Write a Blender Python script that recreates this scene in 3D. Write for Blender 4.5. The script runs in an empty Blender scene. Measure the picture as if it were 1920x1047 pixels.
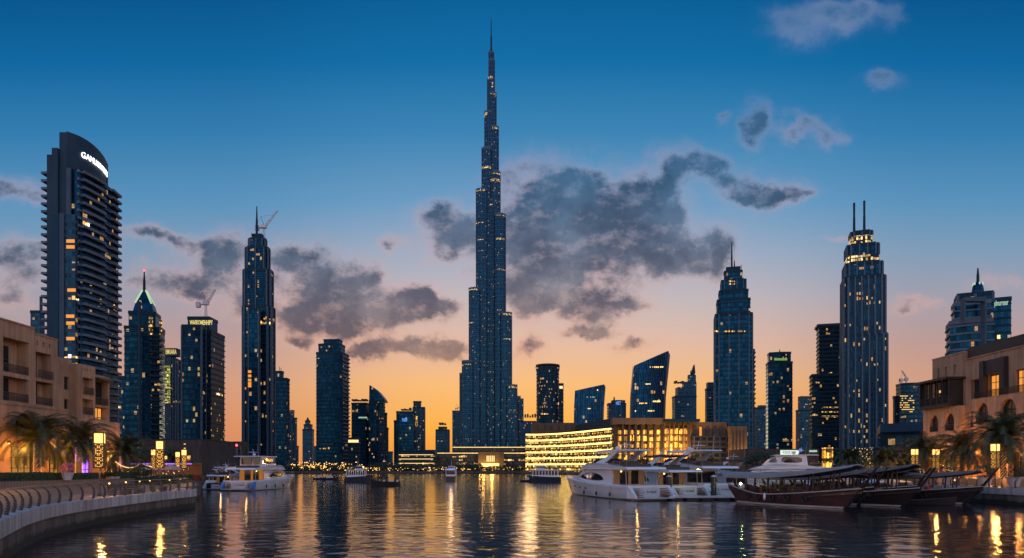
import bpy, bmesh, math, random
from mathutils import Vector, Matrix
random.seed(7)
PI = math.pi
S = bpy.context.scene
COL = S.collection
F, CX, HY, CZ = 1280.0, 960.0, 879.0, 4.0      # focal length, centre column and horizon row of the photo (px), eye height (m)

# ------------------------------------------------------------------ camera
cd = bpy.data.cameras.new('camera'); cam = bpy.data.objects.new('camera', cd); COL.objects.link(cam)
cam.location = (0, 0, CZ); cam.rotation_euler = (PI/2, 0, 0)
cd.sensor_width = 36; cd.lens = 24; cd.shift_y = (HY-523.5)/1920; cd.clip_end = 30000; cd.clip_start = .3
S.camera = cam
S.view_settings.view_transform = 'Standard'; S.view_settings.look = 'None'
S.view_settings.exposure = 0; S.view_settings.gamma = 1; S.view_settings.use_curve_mapping = False
S.cycles.use_denoising = True
S.cycles.max_bounces = 6; S.cycles.diffuse_bounces = 2; S.cycles.glossy_bounces = 4; S.cycles.transmission_bounces = 4
S.cycles.sample_clamp_indirect = 6; S.cycles.caustics_reflective = False; S.cycles.caustics_refractive = False

# ------------------------------------------------------------------ node helpers
def lin(r, g, b):
    f = lambda c: (c/255/12.92) if c/255 <= .04045 else ((c/255+.055)/1.055)**2.4
    return (f(r), f(g), f(b))
class NT:
    def __init__(s, nt): s.nt = nt; s.n = nt.nodes; s.l = nt.links
    def new(s, t, **kw):
        n = s.n.new(t)
        for k, v in kw.items(): setattr(n, k, v)
        return n
    def put(s, sock, v):
        if v is None: return
        if isinstance(v, bpy.types.NodeSocket): s.l.new(v, sock)
        else:
            if sock.type == 'RGBA' and len(v) == 3: v = (*v, 1)
            sock.default_value = v
    def math(s, op, a, b=None, c=None, clamp=False):
        n = s.new('ShaderNodeMath', operation=op, use_clamp=clamp)
        for i, x in enumerate((a, b, c)): s.put(n.inputs[i], x)
        return n.outputs[0]
    def vec(s, op, a, b=None, c=None):
        n = s.new('ShaderNodeVectorMath', operation=op)
        for i, x in enumerate((a, b, c)):
            if x is not None: s.put(n.inputs[i], x)
        return n.outputs['Value'] if op in ('DOT_PRODUCT', 'LENGTH') else n.outputs[0]
    def comb(s, x, y, z=0.0):
        n = s.new('ShaderNodeCombineXYZ')
        for i, v in enumerate((x, y, z)): s.put(n.inputs[i], v)
        return n.outputs[0]
    def sep(s, v):
        n = s.new('ShaderNodeSeparateXYZ'); s.put(n.inputs[0], v); return n.outputs
    def mix(s, f, a, b, mode='MIX'):
        n = s.new('ShaderNodeMix', data_type='RGBA', blend_type=mode)
        s.put(n.inputs[0], f); s.put(n.inputs[6], a); s.put(n.inputs[7], b); return n.outputs[2]
    def mixf(s, f, a, b):
        n = s.new('ShaderNodeMix', data_type='FLOAT')
        s.put(n.inputs[0], f); s.put(n.inputs[2], a); s.put(n.inputs[3], b); return n.outputs[0]
    def ss(s, v, a, b, to0=0.0, to1=1.0):
        n = s.new('ShaderNodeMapRange', interpolation_type='SMOOTHSTEP')
        for i, x in enumerate((v, a, b, to0, to1)): s.put(n.inputs[i], x)
        return n.outputs[0]
    def noise(s, v, scale, detail=3, rough=.55, dim='3D', dist=0.0):
        n = s.new('ShaderNodeTexNoise', noise_dimensions=dim)
        s.put(n.inputs['Vector'], v); n.inputs['Scale'].default_value = scale
        n.inputs['Detail'].default_value = detail; n.inputs['Roughness'].default_value = rough
        n.inputs['Distortion'].default_value = dist
        return n.outputs
    def ramp(s, f, stops, interp='LINEAR'):
        n = s.new('ShaderNodeValToRGB'); r = n.color_ramp; r.interpolation = interp
        while len(r.elements) < len(stops): r.elements.new(.5)
        for e, (p, c) in zip(r.elements, stops): e.position = p; e.color = (*c, 1)
        s.put(n.inputs[0], f); return n.outputs[0]

# ------------------------------------------------------------------ dusk sky
w = bpy.data.worlds.new('World'); S.world = w; w.use_nodes = True
T = NT(w.node_tree); T.n.clear()
gen = T.new('ShaderNodeTexCoord').outputs['Generated']
dx, dy, dz = T.sep(gen)
front = T.ss(dy, .05, .30)
dys = T.math('MAXIMUM', dy, .06)
u = T.math('DIVIDE', dx, dys); v = T.math('DIVIDE', dz, dys)
hz = T.math('SQRT', T.math('MAXIMUM', T.math('SUBTRACT', 1.0, T.math('MULTIPLY', dz, dz)), .0001))
caz = T.math('DIVIDE', T.math('MULTIPLY_ADD', dx, .07, T.math('MULTIPLY', dy, .9975)), hz)                       # cosine of the azimuth from the sunset
E = lambda y: max(0.0, (HY-y)/F/math.sqrt(1+((HY-y)/F)**2))/.8
vv = T.math('DIVIDE', T.math('MAXIMUM', dz, 0.0), T.math('MAXIMUM', dy, .35))   # rise over the sunset direction: bands of colour lie level along the western sky
elb = T.math('DIVIDE', T.math('MAXIMUM', dz, 0.0), .8)
el = T.math('DIVIDE', T.math('DIVIDE', vv, T.math('SQRT', T.math('MULTIPLY_ADD', vv, vv, 1.0))), .8)
mid = T.ramp(el, [(0, lin(236, 146, 62)), (E(800), lin(250, 176, 72)), (E(720), lin(248, 188, 122)), (E(640), lin(226, 188, 168)),
                  (E(560), lin(196, 186, 190)), (E(470), lin(158, 174, 198)), (E(380), lin(108, 158, 198)), (E(250), lin(58, 134, 184)),
                  (E(120), lin(12, 112, 170)), (E(0), lin(0, 97, 155)), (1, lin(0, 58, 110))])
side = T.ramp(el, [(0, lin(214, 132, 92)), (E(800), lin(222, 146, 104)), (E(720), lin(214, 158, 130)), (E(640), lin(190, 156, 150)),
                   (E(560), lin(164, 160, 174)), (E(470), lin(128, 158, 186)), (E(380), lin(90, 148, 190)), (E(250), lin(50, 126, 178)),
                   (E(120), lin(8, 105, 163)), (E(0), lin(0, 88, 145)), (1, lin(0, 54, 104))])
back = T.ramp(elb, [(0, lin(210, 182, 164)), (.2, lin(196, 180, 178)), (.5, lin(128, 148, 186)), (1, lin(50, 104, 158))])
sky = T.mix(T.ss(caz, .885, .995), side, mid)
back = T.mix(1.0, back, (2.1, 1.9, 1.85), 'MULTIPLY')      # the bright eastern half of the dusk sky, behind the viewer
sky = T.mix(T.ss(caz, -.25, .74), back, sky)
# clouds: (column, row, half width, half height, weight) turned into sky directions
CL = [(862,436,62,52,1.1),(800,404,34,24,.75),(828,472,52,40,.7),(1000,400,70,80,1.2),(1078,332,62,50,1.2),(1120,420,95,75,1.25),(1010,490,95,56,1.2),
      (1225,412,66,62,1.2),(1190,365,40,30,.7),(1248,340,40,52,.85),(1295,296,46,30,.9),(1350,298,40,30,.9),(1412,232,27,44,1.0),(1438,222,16,26,.6),(1360,214,11,12,.7),(1262,505,92,42,1.2),
      (1345,450,44,46,1.1),(1095,572,84,42,1.2),(1192,575,42,24,.85),(980,594,40,30,.8),(1390,352,60,32,1.1),(1462,350,60,22,.85),(1525,358,26,12,.5),
      (1500,232,46,20,.85),(1542,262,32,20,.85),(1478,244,22,14,.6),(1490,46,46,42,.8),(1568,26,58,32,.85),(1610,8,34,20,.6),(1668,20,22,34,.7),(1650,149,38,17,.85),
      (1105,626,64,13,1.0),(1190,653,60,12,1.05),(1000,660,40,16,1.0),(1500,640,50,9,.4),(612,545,88,74,1.3),(535,496,56,40,1.15),(652,606,36,30,1.0),(566,604,50,30,.9),
      (355,545,82,46,1.3),(424,508,24,24,.7),(300,448,78,17,.9),(365,466,46,18,.9),(255,430,40,18,.6),(70,455,84,28,.95),(50,505,88,36,.95),(24,352,54,26,.9),(70,370,30,14,.5),(14,558,60,24,.9),
      (255,528,46,14,.6),(200,478,40,14,.5),(462,575,26,26,.6),(440,478,40,40,1.0),(722,600,44,40,1.1),(670,540,24,26,.6),(820,582,60,36,1.15),(790,566,40,22,.8),(762,663,86,25,1.25),(690,655,40,15,.8),(852,656,27,21,1.0),(555,640,44,14,.75),
      (745,458,30,20,.55),(718,462,14,12,.6),(1745,578,86,13,.7),(1690,590,40,12,.5),(1868,540,66,15,.6),(1582,450,32,8,.65),(1015,545,60,34,.8),(1420,600,14,9,.5),(940,540,40,40,.5),(930,350,30,40,.5)]
p2 = T.comb(u, v)
wn = T.noise(p2, 5.0, 3, .55)['Color']; wf = T.noise(p2, 19.0, 5, .62)['Color']
pf = T.vec('MULTIPLY', p2, (1, 1.3, 1)); fine = T.noise(pf, 11.0, 9, .64)['Fac']; fine2 = T.noise(T.vec('ADD', pf, (.010, -.014, 0)), 11.0, 6, .62)['Fac']
pw = T.vec('MULTIPLY_ADD', T.vec('SUBTRACT', wn, (.5, .5, .5)), (.10, .07, 0), T.vec('MULTIPLY_ADD', T.vec('SUBTRACT', wf, (.5, .5, .5)), (.055, .05, 0), p2))
acc = None
for (px, py, rx, ry, wt) in CL:
    q = T.vec('MULTIPLY_ADD', pw, (F/rx, F/ry, 0), (-(px-CX)/rx, -(HY-py)/ry, 0))
    g = T.math('POWER', .3679, T.vec('DOT_PRODUCT', q, q))
    acc = T.math('MULTIPLY', g, wt) if acc is None else T.math('MULTIPLY_ADD', g, wt, acc)
acc = T.math('MULTIPLY', acc, 1.16)
dens = T.math('ADD', T.math('MINIMUM', acc, 1.3), T.math('MULTIPLY', T.math('MULTIPLY_ADD', T.math('SUBTRACT', fine, .5), 2.25, T.math('MULTIPLY', T.math('SUBTRACT', T.noise(p2, 7.0, 4, .55)['Fac'], .5), 1.3)), T.ss(acc, .05, .5)))
cm = T.math('MULTIPLY', T.ss(dens, .0, 1.3), front)
core = T.ramp(v, [(0, lin(120, 96, 96)), (.17, lin(104, 90, 100)), (.27, lin(76, 84, 106)), (.42, lin(48, 78, 110)), (.6, lin(66, 110, 154))])
edge = T.ramp(v, [(0, lin(226, 156, 112)), (.17, lin(226, 172, 148)), (.27, lin(206, 172, 170)), (.42, lin(170, 160, 180)), (.6, lin(126, 144, 182))])
soft = T.ss(T.noise(p2, 4.0, 4)['Fac'], .38, .62, .15, .9)
edge = T.mix(soft, T.mix(.5, sky, edge), edge)
ccol = T.mix(T.ss(T.math('MULTIPLY_ADD', T.math('SUBTRACT', fine, .5), 3.0, acc), .62, 1.42), edge, core)
ccol = T.mix(T.math('MULTIPLY', T.ss(T.math('SUBTRACT', fine2, fine), -.02, .15), .38), ccol, edge)      # the sides of the billows turned to the glow catch its pink
sky = T.mix(T.math('MULTIPLY', cm, T.ss(T.noise(p2, 9.0, 7, .6)['Fac'], .36, .60, .70, .96)), sky, ccol)
SUN_EL, SUN_AZ = math.radians(1.5), 0.0              # the sun has just gone behind the tall tower (+Y)
ns = T.new('ShaderNodeTexSky', sky_type='NISHITA', sun_disc=False, sun_elevation=SUN_EL, sun_rotation=SUN_AZ)
ns.air_density = 1.0; ns.dust_density = 2.0
b1 = T.new('ShaderNodeBackground'); T.put(b1.inputs[0], sky); b1.inputs[1].default_value = .96
b2 = T.new('ShaderNodeBackground'); T.put(b2.inputs[0], ns.outputs[0]); b2.inputs[1].default_value = .004
ad = T.new('ShaderNodeAddShader'); T.l.new(b1.outputs[0], ad.inputs[0]); T.l.new(b2.outputs[0], ad.inputs[1])
T.l.new(ad.outputs[0], T.new('ShaderNodeOutputWorld').inputs[0])
w.cycles.sampling_method = 'MANUAL'; w.cycles.sample_map_resolution = 512
sl = bpy.data.lights.new('sun', 'SUN'); sl.energy = .12; sl.angle = math.radians(12); sl.color = (1, .62, .34)
so = bpy.data.objects.new('sun', sl); COL.objects.link(so)
so.rotation_euler = (-(PI/2-SUN_EL), 0, 0)           # light travels from +Y towards the camera

# ------------------------------------------------------------------ materials
def mat(name, base, rough=.6, metal=0.0, var=.15, scale=.6, emit=None, es=0.0, spec=.5, bump=0.0, coat=0.0):
    m = bpy.data.materials.new(name); m.use_nodes = True; t = NT(m.node_tree)
    b = t.n['Principled BSDF']
    tc = t.new('ShaderNodeTexCoord').outputs['Object']
    nz = t.noise(tc, scale, 5, .6)['Fac']
    if var:
        k = t.ss(nz, .3, .7, 1-var, 1+var)
        t.put(b.inputs['Base Color'], t.vec('SCALE', base, None) if False else t.mix(1.0, base, t.comb(k, k, k), 'MULTIPLY'))
    else: t.put(b.inputs['Base Color'], base)
    b.inputs['Roughness'].default_value = rough; b.inputs['Metallic'].default_value = metal
    b.inputs['Specular IOR Level'].default_value = spec
    if coat: b.inputs['Coat Weight'].default_value = coat
    if emit is not None:
        t.put(b.inputs['Emission Color'], emit); b.inputs['Emission Strength'].default_value = es
    if bump:
        bn = t.new('ShaderNodeBump'); bn.inputs['Strength'].default_value = 1; bn.inputs['Distance'].default_value = bump
        t.put(bn.inputs['Height'], t.noise(tc, scale*8, 4)['Fac']); t.l.new(bn.outputs[0], b.inputs['Normal'])
    return m
def facade(name, fh=3.6, bay=3.0, glass=(.09, .17, .27), frame=(.10, .12, .15), lit=.05, lc=(1, .46, .10), es=2.2, mull=.06, sill=.16,
           metal=.65, rough=.14, tilt=.035, frough=.5, lc2=(1, .66, .25), clus=1.0):
    """curtain wall: u along the wall and v up, both in metres; panes differ a little, some rooms are lit"""
    m = bpy.data.materials.new(name); m.use_nodes = True; t = NT(m.node_tree); b = t.n['Principled BSDF']
    uv = t.new('ShaderNodeUVMap').outputs[0]
    ux, uy, _ = t.sep(uv)
    cu = t.math('DIVIDE', ux, bay); cv = t.math('DIVIDE', uy, fh)
    iu = t.math('FLOOR', cu); iv = t.math('FLOOR', cv)
    fu = t.math('SUBTRACT', cu, iu); fv = t.math('SUBTRACT', cv, iv)
    oi = t.new('ShaderNodeObjectInfo').outputs['Random']
    cell = t.comb(iu, iv, t.math('MULTIPLY', oi, 91.0))
    wn = t.new('ShaderNodeTexWhiteNoise', noise_dimensions='3D'); t.put(wn.inputs[0], cell)
    r, g, bl = t.sep(wn.outputs['Color'])
    mu = t.math('MULTIPLY', t.math('GREATER_THAN', fu, mull), t.math('LESS_THAN', fu, 1-mull))
    mv = t.math('MULTIPLY', t.math('GREATER_THAN', fv, sill), t.math('LESS_THAN', fv, .96))
    win = t.math('MULTIPLY', mu, mv)
    cl = t.noise(t.vec('MULTIPLY', cell, (.13, .55, 1)), 1.0, 2)['Fac']
    th = lit*1.0 if lit >= .5 else t.math('MULTIPLY', t.ss(cl, .42, .72, .12/clus, 4.0*clus), t.math('MULTIPLY', t.math('MULTIPLY_ADD', t.math('FRACT', t.math('MULTIPLY', oi, 7.3)), 1.2, .35), lit))
    wr = t.new('ShaderNodeTexWhiteNoise', noise_dimensions='2D'); t.put(wr.inputs[0], t.comb(t.math('FLOOR', t.math('MULTIPLY', iu, .07)), t.math('MULTIPLY_ADD', oi, 57.0, iv)))
    if lit < .5: th = t.math('MULTIPLY', th, t.math('MULTIPLY_ADD', t.math('GREATER_THAN', wr.outputs['Value'], .97), 5.0, 1.0))
    on = t.math('MULTIPLY', t.math('MULTIPLY', t.math('LESS_THAN', wn.outputs['Value'], th), win), t.math('LESS_THAN', fv, t.math('MULTIPLY_ADD', bl, .45, .5)))
    tc = t.new('ShaderNodeTexCoord').outputs['Object']
    blind = t.ss(t.noise(t.comb(ux, uy), 1.4, 3)['Fac'], .3, .65, .35, 1.15)
    t.put(b.inputs['Emission Color'], t.mix(t.math('MULTIPLY', t.math('GREATER_THAN', r, .86), .0 if lit >= .5 else .4), t.mix(g, lc, lc2), (.62, .85, 1)))
    t.put(b.inputs['Emission Strength'], t.math('MULTIPLY', t.math('MULTIPLY', on, t.math('MULTIPLY', t.math('MULTIPLY_ADD', t.math('MULTIPLY', r, r), 2.6, .30), es)), blind))
    k = t.math('MULTIPLY_ADD', g, .9, .5)
    gl = t.mix(1.0, glass, t.comb(k, k, k), 'MULTIPLY')
    st = t.ss(t.noise(tc, .05, 4)['Fac'], .3, .7, .85, 1.15)
    fr = t.mix(1.0, frame, t.comb(st, st, st), 'MULTIPLY')
    t.put(b.inputs['Base Color'], t.mix(win, fr, gl))
    b.inputs['Specular IOR Level'].default_value = .28; b.inputs['Specular Tint'].default_value = (.24, .55, 1, 1)
    t.put(b.inputs['Metallic'], t.math('MULTIPLY', win, metal))
    t.put(b.inputs['Roughness'], t.mixf(win, frough, t.math('MULTIPLY_ADD', bl, .12, rough)))
    nrm = t.new('ShaderNodeNewGeometry').outputs['Normal']
    nn = t.vec('NORMALIZE', t.vec('MULTIPLY_ADD', t.vec('SUBTRACT', wn.outputs['Color'], (.5, .5, .5)), (tilt, tilt, tilt), nrm))
    t.l.new(nn, b.inputs['Normal'])
    return m
FM = dict(
 blue=facade('blue_curtain_wall', 3.6, 1.6, (.004, .050, .105), (.008, .034, .064), .035, es=1.9),
 navy=facade('navy_curtain_wall', 3.5, 1.4, (.003, .038, .082), (.007, .028, .053), .042, es=1.9),
 bronze=facade('dark_bronze_facade', 3.3, 1.25, (.005, .027, .053), (.012, .024, .040), .07, es=1.8, metal=.5, mull=.1, sill=.25),
 pale=facade('pale_banded_facade', 3.4, 1.8, (.010, .056, .098), (.032, .062, .098), .035, es=1.5, sill=.36, mull=.09),  # paler blue tint also puts haze into the colour of the far towers
 grey=facade('grey_apartment_facade', 3.3, 1.5, (.009, .040, .070), (.030, .050, .074), .05, es=1.5, sill=.32, mull=.2),
 stripe=facade('vertical_striped_glass', 3.9, 2.2, (.001, .075, .20), (.002, .028, .065), .02, es=2.6, mull=.13, sill=.05, tilt=.02),
 tall=facade('steel_glass_skin', 3.7, 1.5, (.007, .068, .135), (.009, .040, .074), .03, es=1.7, mull=.1, sill=.2, tilt=.04),
 tan=facade('sandy_tower_facade', 3.6, 1.6, (.005, .042, .085), (.024, .046, .074), .10, es=2.0, sill=.14, mull=.22),
 mall=facade('bright_shopping_front', 2.27, 1.2, (.10, .09, .06), (.05, .045, .035), .80, (1, .42, .04), 1.35, .12, .2, lc2=(1, .72, .22), metal=.2, clus=.55),
 gold=facade('golden_hall_glazing', 4.4, 1.3, (.2, .12, .04), (.16, .085, .025), 30.0, (1, .38, .035), 1.15, .04, .04, lc2=(1, .52, .09), metal=.1, clus=.4),
 podium=facade('dim_podium_glazing', 3.4, 2.0, (.07, .07, .06), (.045, .045, .045), .20, (1, .5, .12), 1.5, .1, .3, metal=.3),
 bluewall=facade('dark_blue_pavilion_glazing', 3.6, 2.2, (.008, .03, .055), (.01, .02, .035), .05, es=1.3, metal=.5),
 crown=facade('lit_crown_glazing', 2.6, 1.3, (.02, .03, .04), (.03, .03, .035), .72, (1, .55, .14), 1.7, .1, .1, lc2=(1, .76, .34), clus=.6),
 dim=facade('dim_structure_openings', 3.5, 4.2, (.012, .016, .022), (.045, .042, .040), .07, es=1.8, mull=.12, sill=.3, metal=.1, rough=.4),
)
M = dict(
 roof=mat('roof_dark', (.03, .035, .045), .8), slab=mat('balcony_concrete', (.115, .14, .175), .7, scale=.1), slabd=mat('dark_metal_band', (.012, .030, .046), .5, .2),
 fin=mat('aluminium_fin', (.066, .105, .145), .45, .2), spire=mat('spire_steel', (.016, .03, .042), .45, .3), panel=mat('tower_panel', (.022, .042, .064), .55, scale=.08),
 panelp=mat('pale_panel', (.05, .078, .11), .5, scale=.1), stucco=mat('sand_stucco', (.49, .29, .165), .85, var=.14, scale=.35, bump=.004), stuccod=mat('brown_stucco', (.38, .225, .14), .85, var=.14, scale=.3),
 trim=mat('dark_bronze', (.03, .027, .026), .45), wood=mat('dark_timber', (.055, .026, .017), .55, scale=1.5), hull=mat('mahogany_hull', (.10, .022, .013), .42, scale=1.2, coat=.3),
 hulld=mat('tarred_hull', (.035, .014, .011), .5, scale=1.0), cream=mat('cream_paint', (.52, .47, .40), .5), white=mat('white_gelcoat', (.78, .77, .78), .22, var=.04, coat=.5),
 offw=mat('grey_white_paint', (.55, .55, .58), .4, var=.08), black=mat('black_rubber', (.012, .012, .014), .5), navy=mat('navy_hull', (.012, .02, .035), .3),
 dglass=mat('smoked_glass', (.012, .016, .022), .06, .0, var=0, spec=.9), steel=mat('brushed_steel', (.22, .21, .21), .38, .7), dsteel=mat('dark_steel', (.06, .06, .065), .42, .5),
 coping=mat('pale_stone_coping', (.50, .48, .47), .65, var=.12, scale=.5, bump=.003), quay=mat('wet_quay_stone', (.10, .085, .07), .75, var=.4, scale=.5, bump=.02),
 pave=mat('paving', (.27, .19, .145), .6, var=.2, scale=.8), land=mat('city_ground', (.07, .065, .06), .9), grass=mat('clipped_hedge_leaf', (.035, .06, .02), .8, var=.4, scale=3),
 leaf=mat('dark_leaf', (.028, .05, .02), .75, var=.4, scale=1.5), palm=mat('palm_leaf', (.060, .072, .026), .6, var=.3, scale=.9), bark=mat('palm_bark', (.16, .10, .06), .9, var=.35, scale=3, bump=.02),
 canvas=mat('canvas_awning', (.30, .285, .29), .8, var=.12, scale=.6), canvasg=mat('dim_canvas', (.13, .115, .115), .85), canvasd=mat('brown_canvas', (.12, .08, .06), .85), cloth=mat('parasol_cloth', (.38, .33, .29), .85), red=mat('red_cloth', (.35, .04, .03), .7),
 grate=mat('gilt_screen', (.10, .065, .025), .5, .5), conc=mat('weathered_concrete', (.052, .046, .043), .85, var=.25, scale=.12), brownst=mat('brown_cladding', (.13, .085, .048), .75, var=.15, scale=.15),
 pink=mat('pink_blossom', (.55, .16, .24), .7), darkbl=mat('dark_blue_cladding', (.012, .035, .065), .4, .2), orange=mat('orange_plastic', (.6, .16, .03), .5), blue=mat('blue_tint_panel', (.10, .25, .55), .3),
)
def courses(m):
    t = NT(m.node_tree); b = t.n['Principled BSDF']; tc = t.new('ShaderNodeTexCoord').outputs['Object']; x, y, z = t.sep(tc)
    bk = t.new('ShaderNodeTexBrick'); t.put(bk.inputs['Vector'], t.comb(t.math('MULTIPLY_ADD', x, -.45, y), z)); bk.inputs['Scale'].default_value = 1
    for k, c in (('Color1', (.15, .12, .095)), ('Color2', (.10, .082, .068)), ('Mortar', (.03, .026, .022))): t.put(bk.inputs[k], c)
    bk.inputs['Mortar Size'].default_value = .018; bk.inputs['Brick Width'].default_value = 1.3; bk.inputs['Row Height'].default_value = .5
    nz = t.noise(t.vec('MULTIPLY', tc, (1, 1, .25)), 1.1, 5)['Fac']; k = t.ss(nz, .3, .7, .45, 1.35)
    c = t.mix(1.0, bk.outputs[0], t.comb(k, k, k), 'MULTIPLY')
    wl = t.ss(t.math('MULTIPLY_ADD', nz, .5, z), .62, .78, 1.0, 0.0)
    t.put(b.inputs['Base Color'], t.mix(wl, c, (.012, .016, .011)))
courses(M['quay'])
def stained(m, base, amt=.5):
    # runs and dust on render: long vertical stains, broad patches
    t = NT(m.node_tree); b = t.n['Principled BSDF']; tc = t.new('ShaderNodeTexCoord').outputs['Object']
    n1 = t.noise(t.vec('MULTIPLY', tc, (1.6, 1.6, .16)), 1.0, 6, .6)['Fac']; n2 = t.noise(tc, .25, 4)['Fac']; n3 = t.noise(tc, 9.0, 3)['Fac']
    k = t.math('MULTIPLY', t.math('MULTIPLY', t.ss(n1, .32, .68, 1-amt*.5, 1+amt*.22), t.ss(n2, .3, .7, 1-amt*.3, 1+amt*.2)), t.ss(n3, .3, .7, .93, 1.07))
    t.put(b.inputs['Base Color'], t.mix(1.0, base, t.comb(k, k, k), 'MULTIPLY'))
stained(M['stucco'], (.49, .29, .165)); stained(M['stuccod'], (.41, .25, .15)); stained(M['conc'], (.052, .046, .043), .8); stained(M['coping'], (.50, .48, .47), .7); stained(M['brownst'], (.13, .085, .048), .5)
for k_ in ('slab', 'slabd', 'fin', 'panel', 'panelp', 'spire', 'darkbl'): M[k_].node_tree.nodes['Principled BSDF'].inputs['Specular Tint'].default_value = (.25, .6, 1, 1); M[k_].node_tree.nodes['Principled BSDF'].inputs['Specular IOR Level'].default_value = .3
def planks(m, base, n=5.0):
    t = NT(m.node_tree); b = t.n['Principled BSDF']; tc = t.new('ShaderNodeTexCoord').outputs['Object']; x, y, z = t.sep(tc)
    zz = t.math('MULTIPLY_ADD', t.noise(tc, .15, 2)['Fac'], .5, z); f = t.math('FRACT', t.math('MULTIPLY', zz, n)); gap = t.math('LESS_THAN', f, .12)
    k = t.ss(t.noise(t.comb(t.math('MULTIPLY', x, .25), y, t.math('MULTIPLY', t.math('FLOOR', t.math('MULTIPLY', zz, n)), 3.1)), 1.6, 4)['Fac'], .3, .7, .55, 1.5)
    c = t.mix(1.0, base, t.comb(k, k, k), 'MULTIPLY'); t.put(b.inputs['Base Color'], t.mix(gap, c, (.008, .005, .004)))
planks(M['hull'], (.065, .018, .011)); planks(M['hulld'], (.020, .010, .008))
def glow(name, c, s): return mat(name, (.02, .02, .02), .5, emit=c, es=s, var=0)
G = dict(lamp=glow('lantern_glass', (1, .50, .13), 2.4), lampbody=glow('lantern_core', (1, .46, .085), 1.9), warm=glow('warm_light', (1, .50, .12), 4.0), amber=glow('amber_curtain', (1, .34, .04), .30), dimcurtain=mat('dim_curtain', (.22, .14, .085), .8, emit=(1, .5, .2), es=.03),
 bead=glow('string_light', (1, .40, .12), 2.6), beadp=glow('violet_string_light', (.45, .12, 1), 4.0), strip=glow('cove_light', (1, .62, .16), 3.2), sign=glow('sign_white', (1, .97, .92), 2.5),
 signy=glow('sign_yellow', (1, .80, .25), .75), signb=glow('sign_blue', (.12, .3, 1), 1.1), signg=glow('sign_pale_green', (.65, 1, .75), .6), green=glow('green_light', (.42, .85, .16), .4), crown=glow('crown_light', (.55, .8, .45), .9),
 gold=glow('gold_light', (1, .58, .16), 2.2), red=glow('red_light', (1, .03, .05), 10), violet=glow('violet_light', (.35, .12, 1), 2.2), window=glow('lit_window_glass', (1, .36, .05), .95), windowy=glow('lit_doorway_glass', (1, .60, .15), 1.1), shop=glow('shop_window_glass', (1, .45, .09), .42),
 dock=glow('dock_light', (1, .85, .35), 30), screen=glow('billboard_white', (.82, 1, .84), 1.0), shore=glow('shore_light', (1, .5, .12), 3.4), blueled=glow('blue_led', (.06, .25, 1), 2.2), goldstrip=glow('facade_strip', (1, .66, .25), 1.5))

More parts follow.
